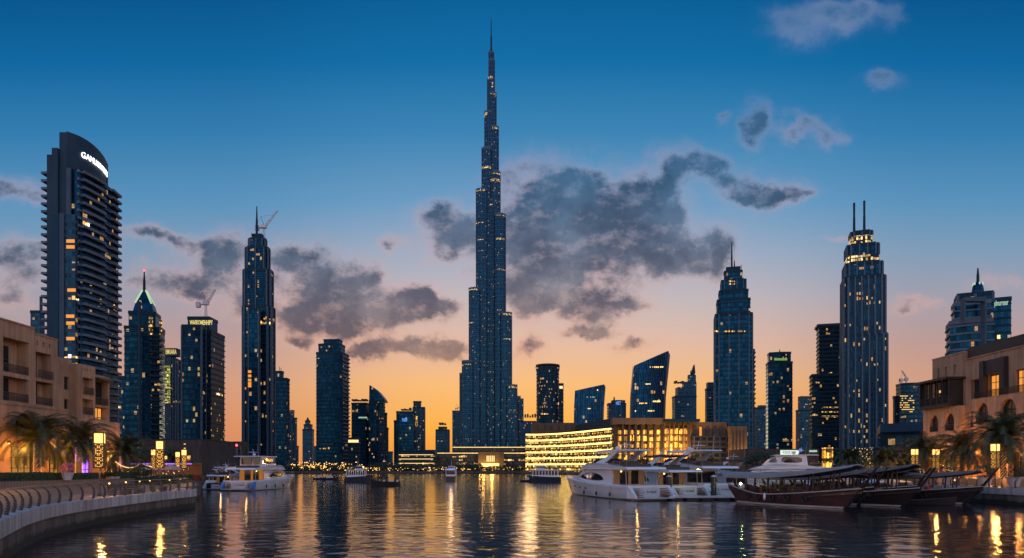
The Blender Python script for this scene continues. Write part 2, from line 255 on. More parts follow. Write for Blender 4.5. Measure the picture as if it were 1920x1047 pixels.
# ------------------------------------------------------------------ mesh helpers
def X(px, D): return (px-CX)*D/F
def Z(py, D): return CZ+(HY-py)*D/F
class MB:
    def __init__(s): s.v = []; s.f = []; s.mi = []; s.uv = []
    def face(s, pts, mi=0, uv=None):
        i = len(s.v); s.v += [tuple(p) for p in pts]; s.f.append(list(range(i, i+len(pts)))); s.mi.append(mi)
        s.uv.append(uv or [(p[0]+p[1], p[2]) for p in pts])
    def mesh(s, vs, fs, mi=0):
        i = len(s.v); s.v += [tuple(p) for p in vs]
        for f in fs:
            s.f.append([i+k for k in f]); s.mi.append(mi); s.uv.append([(vs[k][0]+vs[k][1], vs[k][2]) for k in f])
    def box(s, x0, x1, y0, y1, z0, z1, mi=0, M4=None):
        vs = [Vector(p) for p in ((x0,y0,z0),(x1,y0,z0),(x1,y1,z0),(x0,y1,z0),(x0,y0,z1),(x1,y0,z1),(x1,y1,z1),(x0,y1,z1))]
        if M4 is not None: vs = [M4 @ p for p in vs]
        s.mesh(vs, [(0,3,2,1),(4,5,6,7),(0,1,5,4),(1,2,6,5),(2,3,7,6),(3,0,4,7)], mi)
    def prism(s, poly, z0, z1, mi=0, mt=1, tops=None, u0=0.0, cap=True):
        """upright prism over a counter-clockwise plan; tops = own height per corner"""
        n = len(poly); tz = tops or [z1]*n; uu = u0
        for i in range(n):
            a, b = poly[i], poly[(i+1) % n]; L = math.hypot(b[0]-a[0], b[1]-a[1]); za, zb = tz[i], tz[(i+1) % n]
            s.face([(a[0],a[1],z0),(b[0],b[1],z0),(b[0],b[1],zb),(a[0],a[1],za)], mi, [(uu,z0),(uu+L,z0),(uu+L,zb),(uu,za)]); uu += L
        if cap:
            s.face([(p[0],p[1],tz[i]) for i, p in enumerate(poly)], mt)
            s.face([(p[0],p[1],z0) for p in reversed(poly)], mt)
    def tube(s, p0, p1, r0, r1=None, n=6, mi=0, cap=True):
        p0, p1 = Vector(p0), Vector(p1); r1 = r0 if r1 is None else r1
        d = (p1-p0)
        if d.length < 1e-6: return
        d.normalize(); a = d.orthogonal().normalized(); b = d.cross(a)
        vs = []
        for P, r in ((p0, r0), (p1, r1)):
            for k in range(n):
                t = 2*PI*k/n; vs.append(P+a*math.cos(t)*r+b*math.sin(t)*r)
        fs = [(k, (k+1) % n, n+(k+1) % n, n+k) for k in range(n)]
        if cap: fs += [tuple(range(n-1, -1, -1)), tuple(range(n, 2*n))]
        s.mesh(vs, fs, mi)
    def path(s, pts, r, n=5, mi=0):
        for a, b in zip(pts, pts[1:]): s.tube(a, b, r, r, n, mi)
    def lathe(s, prof, n=14, c=(0, 0), mi=0):
        vs = [(c[0]+r*math.cos(2*PI*k/n), c[1]+r*math.sin(2*PI*k/n), z) for r, z in prof for k in range(n)]
        fs = [(i*n+k, i*n+(k+1) % n, (i+1)*n+(k+1) % n, (i+1)*n+k) for i in range(len(prof)-1) for k in range(n)]
        fs += [tuple(range(n-1, -1, -1)), tuple(range((len(prof)-1)*n, len(prof)*n))]
        s.mesh(vs, fs, mi)
    def loft(s, secs, mi=0, caps=True, closed=True):
        n = len(secs[0]); vs = [p for q in secs for p in q]; m = n if closed else n-1
        fs = [(i*n+k, i*n+(k+1) % n, (i+1)*n+(k+1) % n, (i+1)*n+k) for i in range(len(secs)-1) for k in range(m)]
        if caps: fs += [tuple(range(n-1, -1, -1)), tuple(range((len(secs)-1)*n, len(secs)*n))]
        s.mesh(vs, fs, mi)
    def ell(s, c, r, n=10, m=6, mi=0):
        vs = []; 
        for i in range(m+1):
            t = PI*i/m
            for k in range(n):
                a = 2*PI*k/n; vs.append((c[0]+r[0]*math.sin(t)*math.cos(a), c[1]+r[1]*math.sin(t)*math.sin(a), c[2]+r[2]*math.cos(t)))
        s.mesh(vs, [(i*n+k, (i+1)*n+k, (i+1)*n+(k+1) % n, i*n+(k+1) % n) for i in range(m) for k in range(n)], mi)
    def build(s, name, mats, parent=None, off=(0, 0, 0), smooth=False, loc=None, label=None, weld=True):
        me = bpy.data.meshes.new(name)
        me.from_pydata([(p[0]-off[0], p[1]-off[1], p[2]-off[2]) for p in s.v], [], s.f)
        for m in (mats if isinstance(mats, (list, tuple)) else [mats]): me.materials.append(m)
        me.polygons.foreach_set('material_index', s.mi)
        ul = me.uv_layers.new(name='UVMap')
        flat = [c for q in s.uv for p in q for c in p]; ul.data.foreach_set('uv', flat)
        if smooth: me.polygons.foreach_set('use_smooth', [True]*len(s.f))
        me.update()
        if smooth and weld:
            bm = bmesh.new(); bm.from_mesh(me); bmesh.ops.remove_doubles(bm, verts=bm.verts, dist=.0008); bmesh.ops.recalc_face_normals(bm, faces=bm.faces)
            for e in bm.edges:
                if len(e.link_faces) == 2 and e.calc_face_angle(0) > math.radians(38): e.smooth = False
            bm.to_mesh(me); bm.free()
        else:
            bm = bmesh.new(); bm.from_mesh(me)
            bmesh.ops.recalc_face_normals(bm, faces=bm.faces)
            bm.to_mesh(me); bm.free()
        o = bpy.data.objects.new(name, me); COL.objects.link(o)
        if parent: o.parent = parent
        if loc: o.location = loc
        if label: o['label'] = label
        return o
def tag(o, label=None, cat=None, group=None, kind=None):
    if label: o['label'] = label
    if cat: o['category'] = cat
    if group: o['group'] = group
    if kind: o['kind'] = kind
    return o
def thing(name, label, cat, loc=(0, 0, 0), rz=0.0, group=None):
    o = bpy.data.objects.new(name, None); COL.objects.link(o); o.location = loc; o.rotation_euler = (0, 0, rz); o.empty_display_size = .3
    return tag(o, label, cat, group)
def kids(o): return list(o.children)
def dup(root, loc, rz=0.0, label=None, sc=None):
    def rec(o, par):
        c = o.copy(); COL.objects.link(c)
        if par: c.parent = par
        for ch in kids(o): rec(ch, c)
        return c
    r = rec(root, None); r.location = loc; r.rotation_euler = (0, 0, rz)
    if sc: r.scale = (sc, sc, sc)
    if label: r['label'] = label
    return r
def offs(poly, d):
    n = len(poly); out = []
    for i in range(n):
        a, b, c = Vector(poly[i-1][:2]), Vector(poly[i][:2]), Vector(poly[(i+1) % n][:2])
        e1 = (b-a).normalized(); e2 = (c-b).normalized(); n1 = Vector((e1.y, -e1.x)); n2 = Vector((e2.y, -e2.x))
        m = n1+n2; k = max(.35, m.dot(m)/2)
        out.append(tuple(b+m*(d/k)))
    return out
def textmesh(txt, size, ext=.05, bold=0.0):
    c = bpy.data.curves.new('lettering', 'FONT'); c.body = txt; c.size = size; c.extrude = ext; c.offset = bold; c.align_x = 'LEFT'; c.resolution_u = 3
    o = bpy.data.objects.new('lettering', c); COL.objects.link(o)
    me = bpy.data.meshes.new_from_object(o.evaluated_get(bpy.context.evaluated_depsgraph_get()))
    bpy.data.objects.remove(o); bpy.data.curves.remove(c)
    return me
def lettering(txt, size, m, parent, place, width=None, ext=.05, bold=0.0, name='lettering'):
    """flat text whose x (0..width), y, z are laid out in the place by a function -> point"""
    me = textmesh(txt, size, ext, bold)
    xs = [q.co.x for q in me.vertices]; x0, x1 = min(xs), max(xs); k = (width/(x1-x0)) if width else 1
    for q in me.vertices: q.co = place((q.co.x-x0)*k, q.co.y, q.co.z)
    me.materials.clear(); me.materials.append(m)
    o = bpy.data.objects.new(name, me); COL.objects.link(o); o.parent = parent
    return o
def plight(parent, loc, e, c=(1, .52, .16), r=.12, name='lamp_light', sf=1.0):
    l = bpy.data.lights.new(name, 'POINT'); l.specular_factor = sf; l.energy = e; l.color = c; l.shadow_soft_size = r
    o = bpy.data.objects.new(name, l); COL.objects.link(o); o.parent = parent; o.location = loc
    return o
# ------------------------------------------------------------------ ground, water
QL = [(-4, 0), (-9, 8), (-14.5, 17), (-18.3, 23), (-21.6, 28.8), (-25.6, 36), (-28.4, 43), (-30.2, 51), (-31.5, 58.5), (-32.4, 65), (-32.6, 69), (-33.2, 72), (-34.8, 74.2), (-37.5, 76)]
def smooth_line(pts, it=2):
    for _ in range(it):
        q = [pts[0]]
        for a, b in zip(pts, pts[1:]):
            q += [(a[0]*.75+b[0]*.25, a[1]*.75+b[1]*.25), (a[0]*.25+b[0]*.75, a[1]*.25+b[1]*.75)]
        pts = q+[pts[-1]]
    return pts
QL = smooth_line(QL)
QR = [(80, 150), (64, 110), (57, 95), (55, 82), (55, 70), (55.5, 60), (58, 40), (70, 0), (90, -80)]
SHORE = QL+[(-42, 92), (-49.5, 107), (-69, 150), (-112, 250), (-150, 400), (-178, 545), (-165, 571), (-60, 569), (6, 566), (8, 505), (58, 432), (70, 395), (80, 300), (85, 200)]+QR
PZ = 1.75
land = SHORE+[(2500, -80), (9000, 2500), (9000, 15000), (-9000, 15000), (-9000, 2500), (-2500, -80), (-60, -80)]
g = MB(); g.face([(x, y, PZ) for x, y in land]); tag(g.build('ground', M['land']), kind='structure')
g = MB()
for a, b in zip(SHORE, SHORE[1:]): g.face([(a[0], a[1], -2), (b[0], b[1], -2), (b[0], b[1], PZ-.004), (a[0], a[1], PZ-.004)])
tag(g.build('embankment', M['quay']), kind='structure')
wm = bpy.data.materials.new('harbour_water'); wm.use_nodes = True; t = NT(wm.node_tree); b = t.n['Principled BSDF']
tc = t.new('ShaderNodeTexCoord').outputs['Object']
n3 = t.noise(t.vec('MULTIPLY', tc, (.7, 1.0, 1)), 3.2, 3)['Fac']; n2 = t.noise(t.vec('MULTIPLY', tc, (.45, 1.0, 1)), .12, 3, dist=.3)['Fac']
h = t.math('MULTIPLY_ADD', n3, .007, t.math('MULTIPLY', n2, .07))
bn = t.new('ShaderNodeBump'); bn.inputs['Strength'].default_value = 1; bn.inputs['Distance'].default_value = 1.0
t.put(bn.inputs['Height'], h); t.l.new(bn.outputs[0], b.inputs['Normal'])
t.put(b.inputs['Base Color'], (.004, .012, .017)); b.inputs['Roughness'].default_value = .09; b.inputs['IOR'].default_value = 2.7
# the harbour surface: real waves, finer near the quay where they can be told apart, dying out into the flat far water
import numpy as np
def harbour():
    rs = np.random.RandomState(5); nr, nc = 1250, 860
    D = 17*np.exp(np.linspace(0, math.log(600/17), nr)); A = np.linspace(-.92, .92, nc)
    Yg = np.repeat(D[:, None], nc, 1); Xg = D[:, None]*A[None, :]
    step = np.maximum(Yg*math.log(600/17)/nr, Xg[:, 1:2]-Xg[:, 0:1])
    Zg = np.zeros_like(Yg)
    for k in range(72):
        lam = .36*math.exp(rs.rand()*math.log(6.0/.36)); th = math.radians(rs.normal(84, 34)); s_ = WAVE/math.sqrt(36)*(1.0 if lam < 1.6 else .42)
        ph = 2*PI/lam*(Xg*math.cos(th)+Yg*math.sin(th)+.35*np.sin(Xg*.11+k)+.35*np.sin(Yg*.09+1.7*k))+rs.rand()*6.28
        Zg += np.clip(lam/(2.6*step)-.6, 0, 1)*s_*lam/(2*PI)*np.sin(ph)
    Zg *= .82+.30*np.sin(Xg*.045+Yg*.021+1)*np.sin(Yg*.052-Xg*.013)
    V = np.stack([Xg, Yg, Zg], -1).reshape(-1, 3); q = (np.arange(nr-1)[:, None]*nc+np.arange(nc-1)[None, :]).reshape(-1); Q = np.stack([q, q+1, q+nc+1, q+nc], -1).reshape(-1)
    me = bpy.data.meshes.new('water'); me.vertices.add(len(V)); me.vertices.foreach_set('co', V.reshape(-1)); me.loops.add(len(Q)); me.loops.foreach_set('vertex_index', Q.astype(np.int32))
    me.polygons.add(len(q)); me.polygons.foreach_set('loop_start', np.arange(0, len(Q), 4, dtype=np.int32)); me.polygons.foreach_set('use_smooth', np.ones(len(q), bool)); me.materials.append(wm); me.update(calc_edges=True); me.validate()
    o = bpy.data.objects.new('water', me); COL.objects.link(o); tag(o, kind='structure')
WAVE = .046
harbour()
g = MB(); g.face([(-9000, -400, -.35), (9000, -400, -.35), (9000, 14000, -.35), (-9000, 14000, -.35)]); tag(g.build('deep_water', wm), kind='structure')

# promenade paving, copings, quay walls
def strip(line, o0, o1, z0, z1, mb, seg=None):
    """band along a line between two offsets to its left, as closed blocks"""
    nrm = []
    for i in range(len(line)):
        a = Vector(line[max(0, i-1)]); c = Vector(line[min(len(line)-1, i+1)]); d = (c-a).normalized(); nrm.append(Vector((-d.y, d.x)))
    P = lambda i, o: Vector(line[i])+nrm[i]*o
    for i in range(len(line)-1):
        a, b, c, d = P(i, o0), P(i+1, o0), P(i+1, o1), P(i, o1)
        mb.mesh([(*a, z0), (*b, z0), (*c, z0), (*d, z0), (*a, z1), (*b, z1), (*c, z1), (*d, z1)], [(3,2,1,0),(4,5,6,7),(0,1,5,4),(1,2,6,5),(2,3,7,6),(3,0,4,7)])
def resample(line, step):
    out = [Vector(line[0])]; acc = 0.0
    for a, b in zip(line, line[1:]):
        a, b = Vector(a), Vector(b); L = (b-a).length; p = step-acc
        while p <= L: out.append(a+(b-a)*(p/L)); p += step
        acc = (acc+L) % step
    return out
pm = bpy.data.materials.new('timber_and_stone_paving'); pm.use_nodes = True; t = NT(pm.node_tree); b = t.n['Principled BSDF']
tc = t.new('ShaderNodeTexCoord').outputs['Object']
bk = t.new('ShaderNodeTexBrick'); t.put(bk.inputs['Vector'], tc); bk.inputs['Scale'].default_value = 1.0
for k, c in (('Color1', (.30, .20, .14)), ('Color2', (.23, .155, .11)), ('Mortar', (.10, .075, .06))): t.put(bk.inputs[k], c)
bk.inputs['Mortar Size'].default_value = .02; bk.inputs['Brick Width'].default_value = 1.2; bk.inputs['Row Height'].default_value = .45
t.put(b.inputs['Base Color'], bk.outputs[0]); b.inputs['Roughness'].default_value = .5
pl = [(-13, 3)]+QL[4:]+[(-42, 92), (-49.5, 107), (-69, 150), (-84, 150), (-84, 3)]
g = MB(); g.face([(x-.45, y, PZ+.004) for x, y in pl]); tag(g.build('promenade', pm), kind='structure')
g = MB(); g.face([(x, y, PZ+.004) for x, y in [(90, 40), (90, 190), (85.6, 190), (80.6, 150), (64.5, 110), (57.5, 95), (55.5, 82), (55.5, 70), (56, 60), (58.4, 40)]]); tag(g.build('promenade', pm), kind='structure')
CP = [tuple(p) for p in resample(QL, 2.05)]
def quay(line, sgn, label_c, label_w):
    c = thing('coping', label_c, 'kerb', (*line[0], 0))
    mb = MB()
    for a, b in zip(line, line[1:]):
        a, b = Vector(a), Vector(b); d = (b-a); k = .02/d.length
        strip([tuple(a+d*k), tuple(b-d*k)], -.16*sgn, .50*sgn, PZ-.62, PZ+.10, mb)
    mb.build('stone_blocks', M['coping'], c, off=(*line[0], 0))
    mb = MB(); strip(line, -.05*sgn, .3*sgn, -1.5, PZ-.625, mb)
    tag(mb.build('quay_wall', M['quay']), label_w, 'wall')
    return c
quay(CP, 1, 'pale stone coping blocks curving along the left promenade edge', 'dark wet stone quay wall curving under the left promenade')
CR = [tuple(p) for p in resample([(64, 110), (57, 95), (55, 82), (55, 70), (55.5, 60), (58, 40)], 2.05)]
quay(CR, 1, 'pale stone coping blocks along the right quay under its railing', 'dark quay wall in shade at the right edge of the water')

# railings: curved blade posts, handrail, wires
def railing(line, sgn, label):
    r = thing('railing', label, 'railing', (*line[0], PZ+.10))
    ox, oy = line[0]
    tops = []
    prof = [(.02, 0, .085), (.10, .30, .075), (.10, .58, .065), (.0, .84, .055), (-.22, 1.02, .045), (-.42, 1.10, .035)]
    W = [[] for _ in range(7)]
    for i in range(len(line)):
        a = Vector(line[max(0, i-1)]); c = Vector(line[min(len(line)-1, i+1)]); d = (c-a).normalized(); out = Vector((d.y, -d.x))*sgn
        base = Vector(line[i])-out*.22
        mb = MB(); secs = []
        for o, z, w_ in prof:
            q = base+out*o
            secs.append([(q.x+out.x*w_-d.x*.035-ox, q.y+out.y*w_-d.y*.035-oy, z), (q.x+out.x*w_+d.x*.035-ox, q.y+out.y*w_+d.y*.035-oy, z),
                         (q.x-out.x*w_+d.x*.035-ox, q.y-out.y*w_+d.y*.035-oy, z+.02), (q.x-out.x*w_-d.x*.035-ox, q.y-out.y*w_-d.y*.035-oy, z+.02)])
        mb.loft(secs); mb.build('post', M['dsteel'], r)
        q = base+out*-.42; tops.append((q.x-ox, q.y-oy, 1.12))
        for k in range(7):
            z = .12+k*.13
            for (o0, z0, _), (o1, z1, _) in zip(prof, prof[1:]):
                if z0 <= z <= z1: o = o0+(o1-o0)*(z-z0)/(z1-z0)
            q = base+out*(o-.02); W[k].append((q.x-ox, q.y-oy, z))
    mb = MB(); mb.path(tops, .04, 7); mb.build('handrail', M['steel'], r, smooth=True)
    for k in range(7):
        mb = MB(); mb.path(W[k], .011, 4); mb.build('wire', M['steel'], r)
    return r
railing([p for p in CP[5:]], 1, 'steel railing of curved blade posts along the curved left promenade')
railing([p for p in CR], 1, 'steel railing of curved blade posts on the right quay beside the dhows')

# ------------------------------------------------------------------ towers
def rect(r): return [(-.5, -.5*r), (.5, -.5*r), (.5, .5*r), (-.5, .5*r)]
def cham(r, c=.14): h = .5*r; return [(-.5+c, -h), (.5-c, -h), (.5, -h+c), (.5, h-c), (.5-c, h), (-.5+c, h), (-.5, h-c), (-.5, -h+c)]
def cross(r, c=.16): h = .5*r; return [(-.5+c, -h), (.5-c, -h), (.5-c, -h+c), (.5, -h+c), (.5, h-c), (.5-c, h-c), (.5-c, h), (-.5+c, h), (-.5+c, h-c), (-.5, h-c), (-.5, -h+c), (-.5+c, -h+c)]
def bow(r, k=.16, n=8):
    h = .5*r; return [(-.5+i/n, -h-k*math.sin(PI*i/n)) for i in range(n+1)]+[(.5, h), (-.5, h)]
def circ(n=28): return [(.5*math.cos(2*PI*i/n), .5*math.sin(2*PI*i/n)) for i in range(n)]
def fit(tp, pl, pr, D, yaw):
    """scale, turn and place a plan so that it spans two columns of the view at depth D"""
    c, s = math.cos(math.radians(yaw)), math.sin(math.radians(yaw)); w_ = (pr-pl)*D/F; x0 = X((pl+pr)/2, D)
    for _ in range(40):
        P = [(x0+w_*(a*c-b*s), D+w_*(a*s+b*c)) for a, b in tp]
        q = [CX+F*x/y for x, y in P]; lo, hi = min(q), max(q)
        w_ *= (pr-pl)/(hi-lo); x0 += ((pl+pr)-(lo+hi))/2*D/F
    return [(x0+w_*(a*c-b*s), D+w_*(a*s+b*c)) for a, b in tp]
def near(P): return min(y for _, y in P)
class Tower:
    def __init__(s, label, D, yaw=0.0, name='tower', cat='tower'):
        s.D, s.yaw, s.lab, s.name, s.cat = D, yaw, label, name, cat; s.root = None
    def mass(s, tp, pl, pr, yt, fm='blue', yb=None, slab=None, fin=None, part='shaft', dd=0.0, sm='slabd', fmt='fin', slope=None, roof='roof', parapet=True, yaw=None):
        P = fit(tp, pl, pr, s.D+dd, s.yaw if yaw is None else yaw)
        D0 = near(P); z1 = Z(yt, D0); z0 = PZ if yb is None else Z(yb, D0)
        if s.root is None:
            c = (sum(p[0] for p in P)/len(P), sum(p[1] for p in P)/len(P))
            s.root = thing(s.name, s.lab, s.cat, (c[0], c[1], PZ))
        s.off = tuple(s.root.location)
        tops = None
        if slope:
            xs = [p[0] for p in P]; a, b = min(xs), max(xs); tops = [z1+(slope[0]+(slope[1]-slope[0])*(p[0]-a)/(b-a))*D0/F for p in P]
        mb = MB(); mb.prism(P, z0, z1, tops=tops, u0=random.random()*50); su = random.uniform(.75, 1.25); mb.uv = [[(p[0]*su, p[1]) for p in q] for q in mb.uv]; o = mb.build(part, [FM[fm] if isinstance(fm, str) else fm, M[roof]], s.root, off=s.off)
        if slab:
            sp, of, th = slab; mb = MB(); z = z0+sp*(.8 if yb is None else .5); Q = offs(P, of)
            zt = min(tops) if tops else z1
            while z < zt-th*.5: mb.prism(Q, z, z+th, 0, 0); z += sp
            mb.build('balcony_banding' if of > .7 else 'floor_banding', M[sm], s.root, off=s.off)
        if parapet and not slope and yb is None or parapet == 2:
            mb = MB(); mb.prism(offs(P, .25), z1-.9, z1+1.1, 0, 0); mb.build('parapet', M[sm], s.root, off=s.off)
        if fin:
            sp, de, wd = fin; mb = MB(); n = len(P)
            for i in range(n):
                a, b = Vector(P[i]), Vector(P[(i+1) % n]); L = (b-a).length; d = (b-a)/L; nn = Vector((d.y, -d.x))
                m_ = max(1, round(L/sp))
                for k in range(m_+1):
                    q = a+d*(L*k/m_); zt = z1 if not tops else tops[i]+(tops[(i+1) % n]-tops[i])*k/m_
                    c4 = [q-d*wd/2-nn*.2, q-d*wd/2+nn*de, q+d*wd/2+nn*de, q+d*wd/2-nn*.2]
                    mb.prism([tuple(x) for x in c4], z0, zt+.3, 0, 0)
            mb.build('fin_cladding', M[fmt], s.root, off=s.off)
        s.P, s.z1, s.z0, s.D0 = P, z1, z0, D0
        return s
    def spire(s, px, yt, yb, r=.6, r1=.25, m='spire', dd=0.0, part='spire', light=False):
        D = s.D+dd; mb = MB(); z0, z1 = Z(yb, D), Z(yt, D); x = X(px, D)
        mb.tube((x, D, z0-4), (x, D, z0+(z1-z0)*.55), r, r*.8, 8); mb.tube((x, D, z0+(z1-z0)*.55), (x, D, z1), r*.7, r1, 8)
        o = mb.build(part, M[m], s.root, off=s.off)
        if light:
            mb = MB(); mb.ell((x, D, z1+.4), (.5, .5, .5), 6, 4); mb.build('beacon', G['red'], s.root, off=s.off)
        return s
    def part(s, mb, name, m): return mb.build(name, m, s.root, off=s.off)
    def band(s, pl, pr, y0, y1, g, name='lit_band', dd=-.6):
        """a lit strip standing proud of the front face"""
        D = s.D0+dd; mb = MB(); yw = math.radians(s.yaw)
        mb.box(X(pl, D), X(pr, D), D, D+.4, Z(y1, D), Z(y0, D)); return s.part(mb, name, g)
def plant_boxes(t, pl, pr, yt, n=3, h=9):
    mb = MB(); D = t.D
    for i in range(n):
        a = pl+(pr-pl)*(i+.15)/n; b = pl+(pr-pl)*(i+.8)/n; mb.box(X(a, D), X(b, D), D-4, D+5, Z(yt, D), Z(yt-h*random.uniform(.4, 1), D))
    t.part(mb, 'rooftop_plant', M['panel'])
def crane(px, yb, ym, jx, jy, D, label, k=1.0, back=6):
    """luffing tower crane: lattice mast, cab, jib, counter jib"""
    x, z0, zm = X(px, D), Z(yb, D), Z(ym, D); c = thing('tower_crane', label, 'crane', (x, D, z0))
    def lattice(p0, p1, w_, n):
        p0, p1 = Vector(p0), Vector(p1); d = (p1-p0).normalized(); a = Vector((0, 1, 0)); b = d.cross(a).normalized(); mb = MB()
        C4 = [a*w_+b*w_, a*w_-b*w_, -a*w_-b*w_, -a*w_+b*w_]
        for q in C4: mb.tube(p0+q, p1+q*.5, .13*k, .10*k, 4)
        for i in range(n):
            f0, f1 = i/n, (i+1)/n
            for j in range(4): mb.tube(p0+(p1-p0)*f0+C4[j]*(1-.5*f0), p0+(p1-p0)*f1+C4[(j+1) % 4]*(1-.5*f1), .07*k, .07*k, 4)
        return mb
    lattice((0, 0, -3), (0, 0, zm-z0), .8*k, 8).build('mast', M['offw'], c)
    mb = MB(); mb.box(-1.5*k, 1.6*k, -1.3*k, 1.3*k, zm-z0, zm-z0+2.2*k); mb.box(-back*k, -1.5*k, -1*k, 1*k, zm-z0, zm-z0+.6*k); mb.box(-back*k, -back*.6*k, -1.2*k, 1.2*k, zm-z0-1.6*k, zm-z0+1.8*k); mb.build('cab', M['offw'], c)
    jxm, jzm = X(jx, D)-x, Z(jy, D)-z0
    lattice((1*k, 0, zm-z0+1.5*k), (jxm, 0, jzm), .6*k, 12).build('jib', M['offw'], c)
    mb = MB(); ap = (-2.2*k, 0, zm-z0+8*k); mb.tube((0, 0, zm-z0+2*k), ap, .15*k); mb.tube(ap, (jxm*.75, 0, (zm-z0)+(jzm-zm+z0)*.77), .06*k); mb.tube(ap, (-back*k, 0, zm-z0+.6*k), .06*k); mb.build('stay', M['dsteel'], c)
    return c
# ---- tall rounded balcony tower on the left, its curved crown carrying letters
t = thing('tower', 'tall round-sided balcony tower behind the left hotel with white letters on its curved crown', 'tower', (-212, 335, PZ)); o3 = tuple(t.location)
body = [(-218.4, 322), (-203, 321), (-201.7, 328), (-201.2, 336), (-202.4, 351), (-212, 362), (-222, 352)]
mb = MB(); mb.prism(body, PZ, 145); mb.build('shaft', [FM['navy'], M['roof']], t, off=o3)
arc = smooth_line([(-209, 320.6), (-205.6, 325), (-204.4, 333), (-206.4, 345), (-210.6, 356)], 3)
mb = MB(); strip(arc, 0, 1.2, 143, 162.4, mb); mb.box(-212.6, -209, 320.6, 322.4, 120, 162); mb.build('crown', M['panel'], t, off=o3)
mb = MB(); mb.box(-210, -208.6, 323.5, 352, 143, 158); mb.box(-215.5, -212.7, 319.6, 330, PZ, 154.2); mb.box(-218.2, -215.6, 320.2, 330, PZ, 151.3); mb.build('slab_wall', M['panel'], t, off=o3)
mb = MB(); mb.prism([(-214.4, 318.4), (-203.7, 318.4), (-203.7, 320.9), (-214.4, 320.9)], PZ, 122.7); mb.build('front_bay', [FM['pale'], M['panelp']], t, off=o3)
mb = MB(); mb.box(-210.9, -208.6, 317.9, 318.3, PZ, 123); mb.box(-208.9, -206.9, 319.9, 320.9, 123, 145); mb.build('pier', M['panelp'], t, off=o3)
mb = MB(); mb.box(-214.5, -211.1, 317.8, 318.3, PZ, 122.4); mb.build('dark_panel', M['darkbl'], t, off=o3)
side_l = [(-203, 321.6), (-202.2, 325.5), (-201.6, 330), (-201.2, 336), (-201.5, 342), (-202.2, 347), (-202.5, 351)]
z = 8.0
while z < 145:
    mb = MB(); ml = MB(); strip(side_l[:4], -1.9, -.05, z, z+1.25, mb); strip(side_l[3:5], -.5, -.05, z, z+.5, mb); strip(side_l[4:], -1.9, -.05, z, z+1.25, mb)
    mb.box(-203.9, -202.9, 319.9, 321.5, z, z+1.25)
    ml.box(-222.6, -218.5, 322.5, 331, z+.3, z+1.4); z += 3.65
    mb.build('balcony', M['slab'], t, off=o3); ml.build('balcony', M['slab'], t, off=o3)
for px, py in ((124, 449), (124, 460), (123.5, 590), (124, 603), (124, 632), (126, 541)):
    mb = MB(); mb.box(X(px, 318), X(px+15, 318), 318.1, 318.38, Z(py+6, 318), Z(py, 318)); mb.build('lit_window', G['window'], t, off=o3)
al = [Vector(p) for p in arc]; cum = [0]
for a, b in zip(al, al[1:]): cum.append(cum[-1]+(b-a).length)
def on_arc(x, y, z_):
    s = 6.0+x
    for i in range(len(cum)-1):
        if cum[i] <= s <= cum[i+1] or i == len(cum)-2:
            d = (al[i+1]-al[i]).normalized(); p = al[i]+d*(s-cum[i]); n = Vector((d.y, -d.x)); break
    p = p+n*(.5+z_)
    return (p.x-o3[0], p.y-o3[1], 152.6+y+.05*x-o3[2])
lettering('GAMLKKVAION', 3.9, G['sign'], t, on_arc, 26, .12, .0)

# ---- the other towers, left to right: plan, columns spanned, top row
T_ = Tower
a = T_('small pale tower peeping out left behind the tall lettered tower', 520); a.mass(rect(.8), 57, 84, 585, 'pale'); a.mass(rect(.8), 74, 80, 556, 'pale', yb=588)
a = T_('blue pointed tower with glowing green edged pyramid and antenna', 420, 14)
a.mass(cross(.9, .2), 233, 309, 612, 'blue', slab=(3.6, .25, .5)); a.mass(rect(.8), 241, 301, 586, 'blue', yb=614, parapet=2)
P = fit(rect(.9), 248, 297, 420, 14); q = fit(rect(.9), 263, 281, 420, 14); ap = (X(271, 420), 420)
z0, z1, z2 = Z(586, a.D0), Z(566, a.D0), Z(541, a.D0); P1 = [((p[0]*.62+r[0]*.38), (p[1]*.62+r[1]*.38)) for p, r in zip(P, q)]
mb = MB(); mb.loft([[(*p, z0) for p in P], [(*p, z1) for p in P1], [(ap[0]+(p[0]-ap[0])*.22, ap[1]+(p[1]-ap[1])*.22, z2) for p in P1]]); a.part(mb, 'pyramid_roof', FM['blue'])
mb = MB()
for p in P1: mb.tube((p[0], p[1]-.3, z1), (ap[0]+(p[0]-ap[0])*.22, ap[1]+(p[1]-ap[1])*.22-.3, z2+.5), .5, .5, 5)
a.part(mb, 'lit_edge', G['crown'])
a.spire(270.5, 509, 545, .9, .3, light=True)
a.mass(rect(.5), 267, 285, 628, 'blue', dd=-13, part='front_bay'); a.mass(rect(.5), 285, 301, 628, 'bronze', dd=-12, slab=(3.6, 1.3, 1.0), sm='slabd', part='balcony_bay')
a.band(279, 286, 592, 628, FM['mall'], 'lit_glazing', -8); a.band(299, 303, 600, 628, FM['mall'], 'lit_glazing', -6)
mb = MB(); mb.tube((X(270.5, 408), 403, Z(566, 403)), (X(270.5, 408), 403, 5), .8, .8, 6); a.part(mb, 'mast_fin', M['spire'])
a = T_('slim tower with curved roof and a green lit strip between two dark towers', 520); a.mass(bow(.7, .25), 305, 343, 668, 'grey', slope=(9, -6), fin=(5, .5, .6), parapet=False)
a.band(309, 319, 684, 756, FM['mall'], 'lit_stair', -1); a.band(310, 318, 686, 754, G['green'], 'green_light', -1.6) if False else None
for i in range(17):
    for k in range(3):
        if random.random() < .62:
            mb = MB(); D = a.D0-1.7; x = 310.5+k*2.9; y = 686+i*4.1; mb.box(X(x, D), X(x+2.1, D), D, D+.3, Z(y+2.4, D), Z(y, D)); a.part(mb, 'green_light', G['green'])
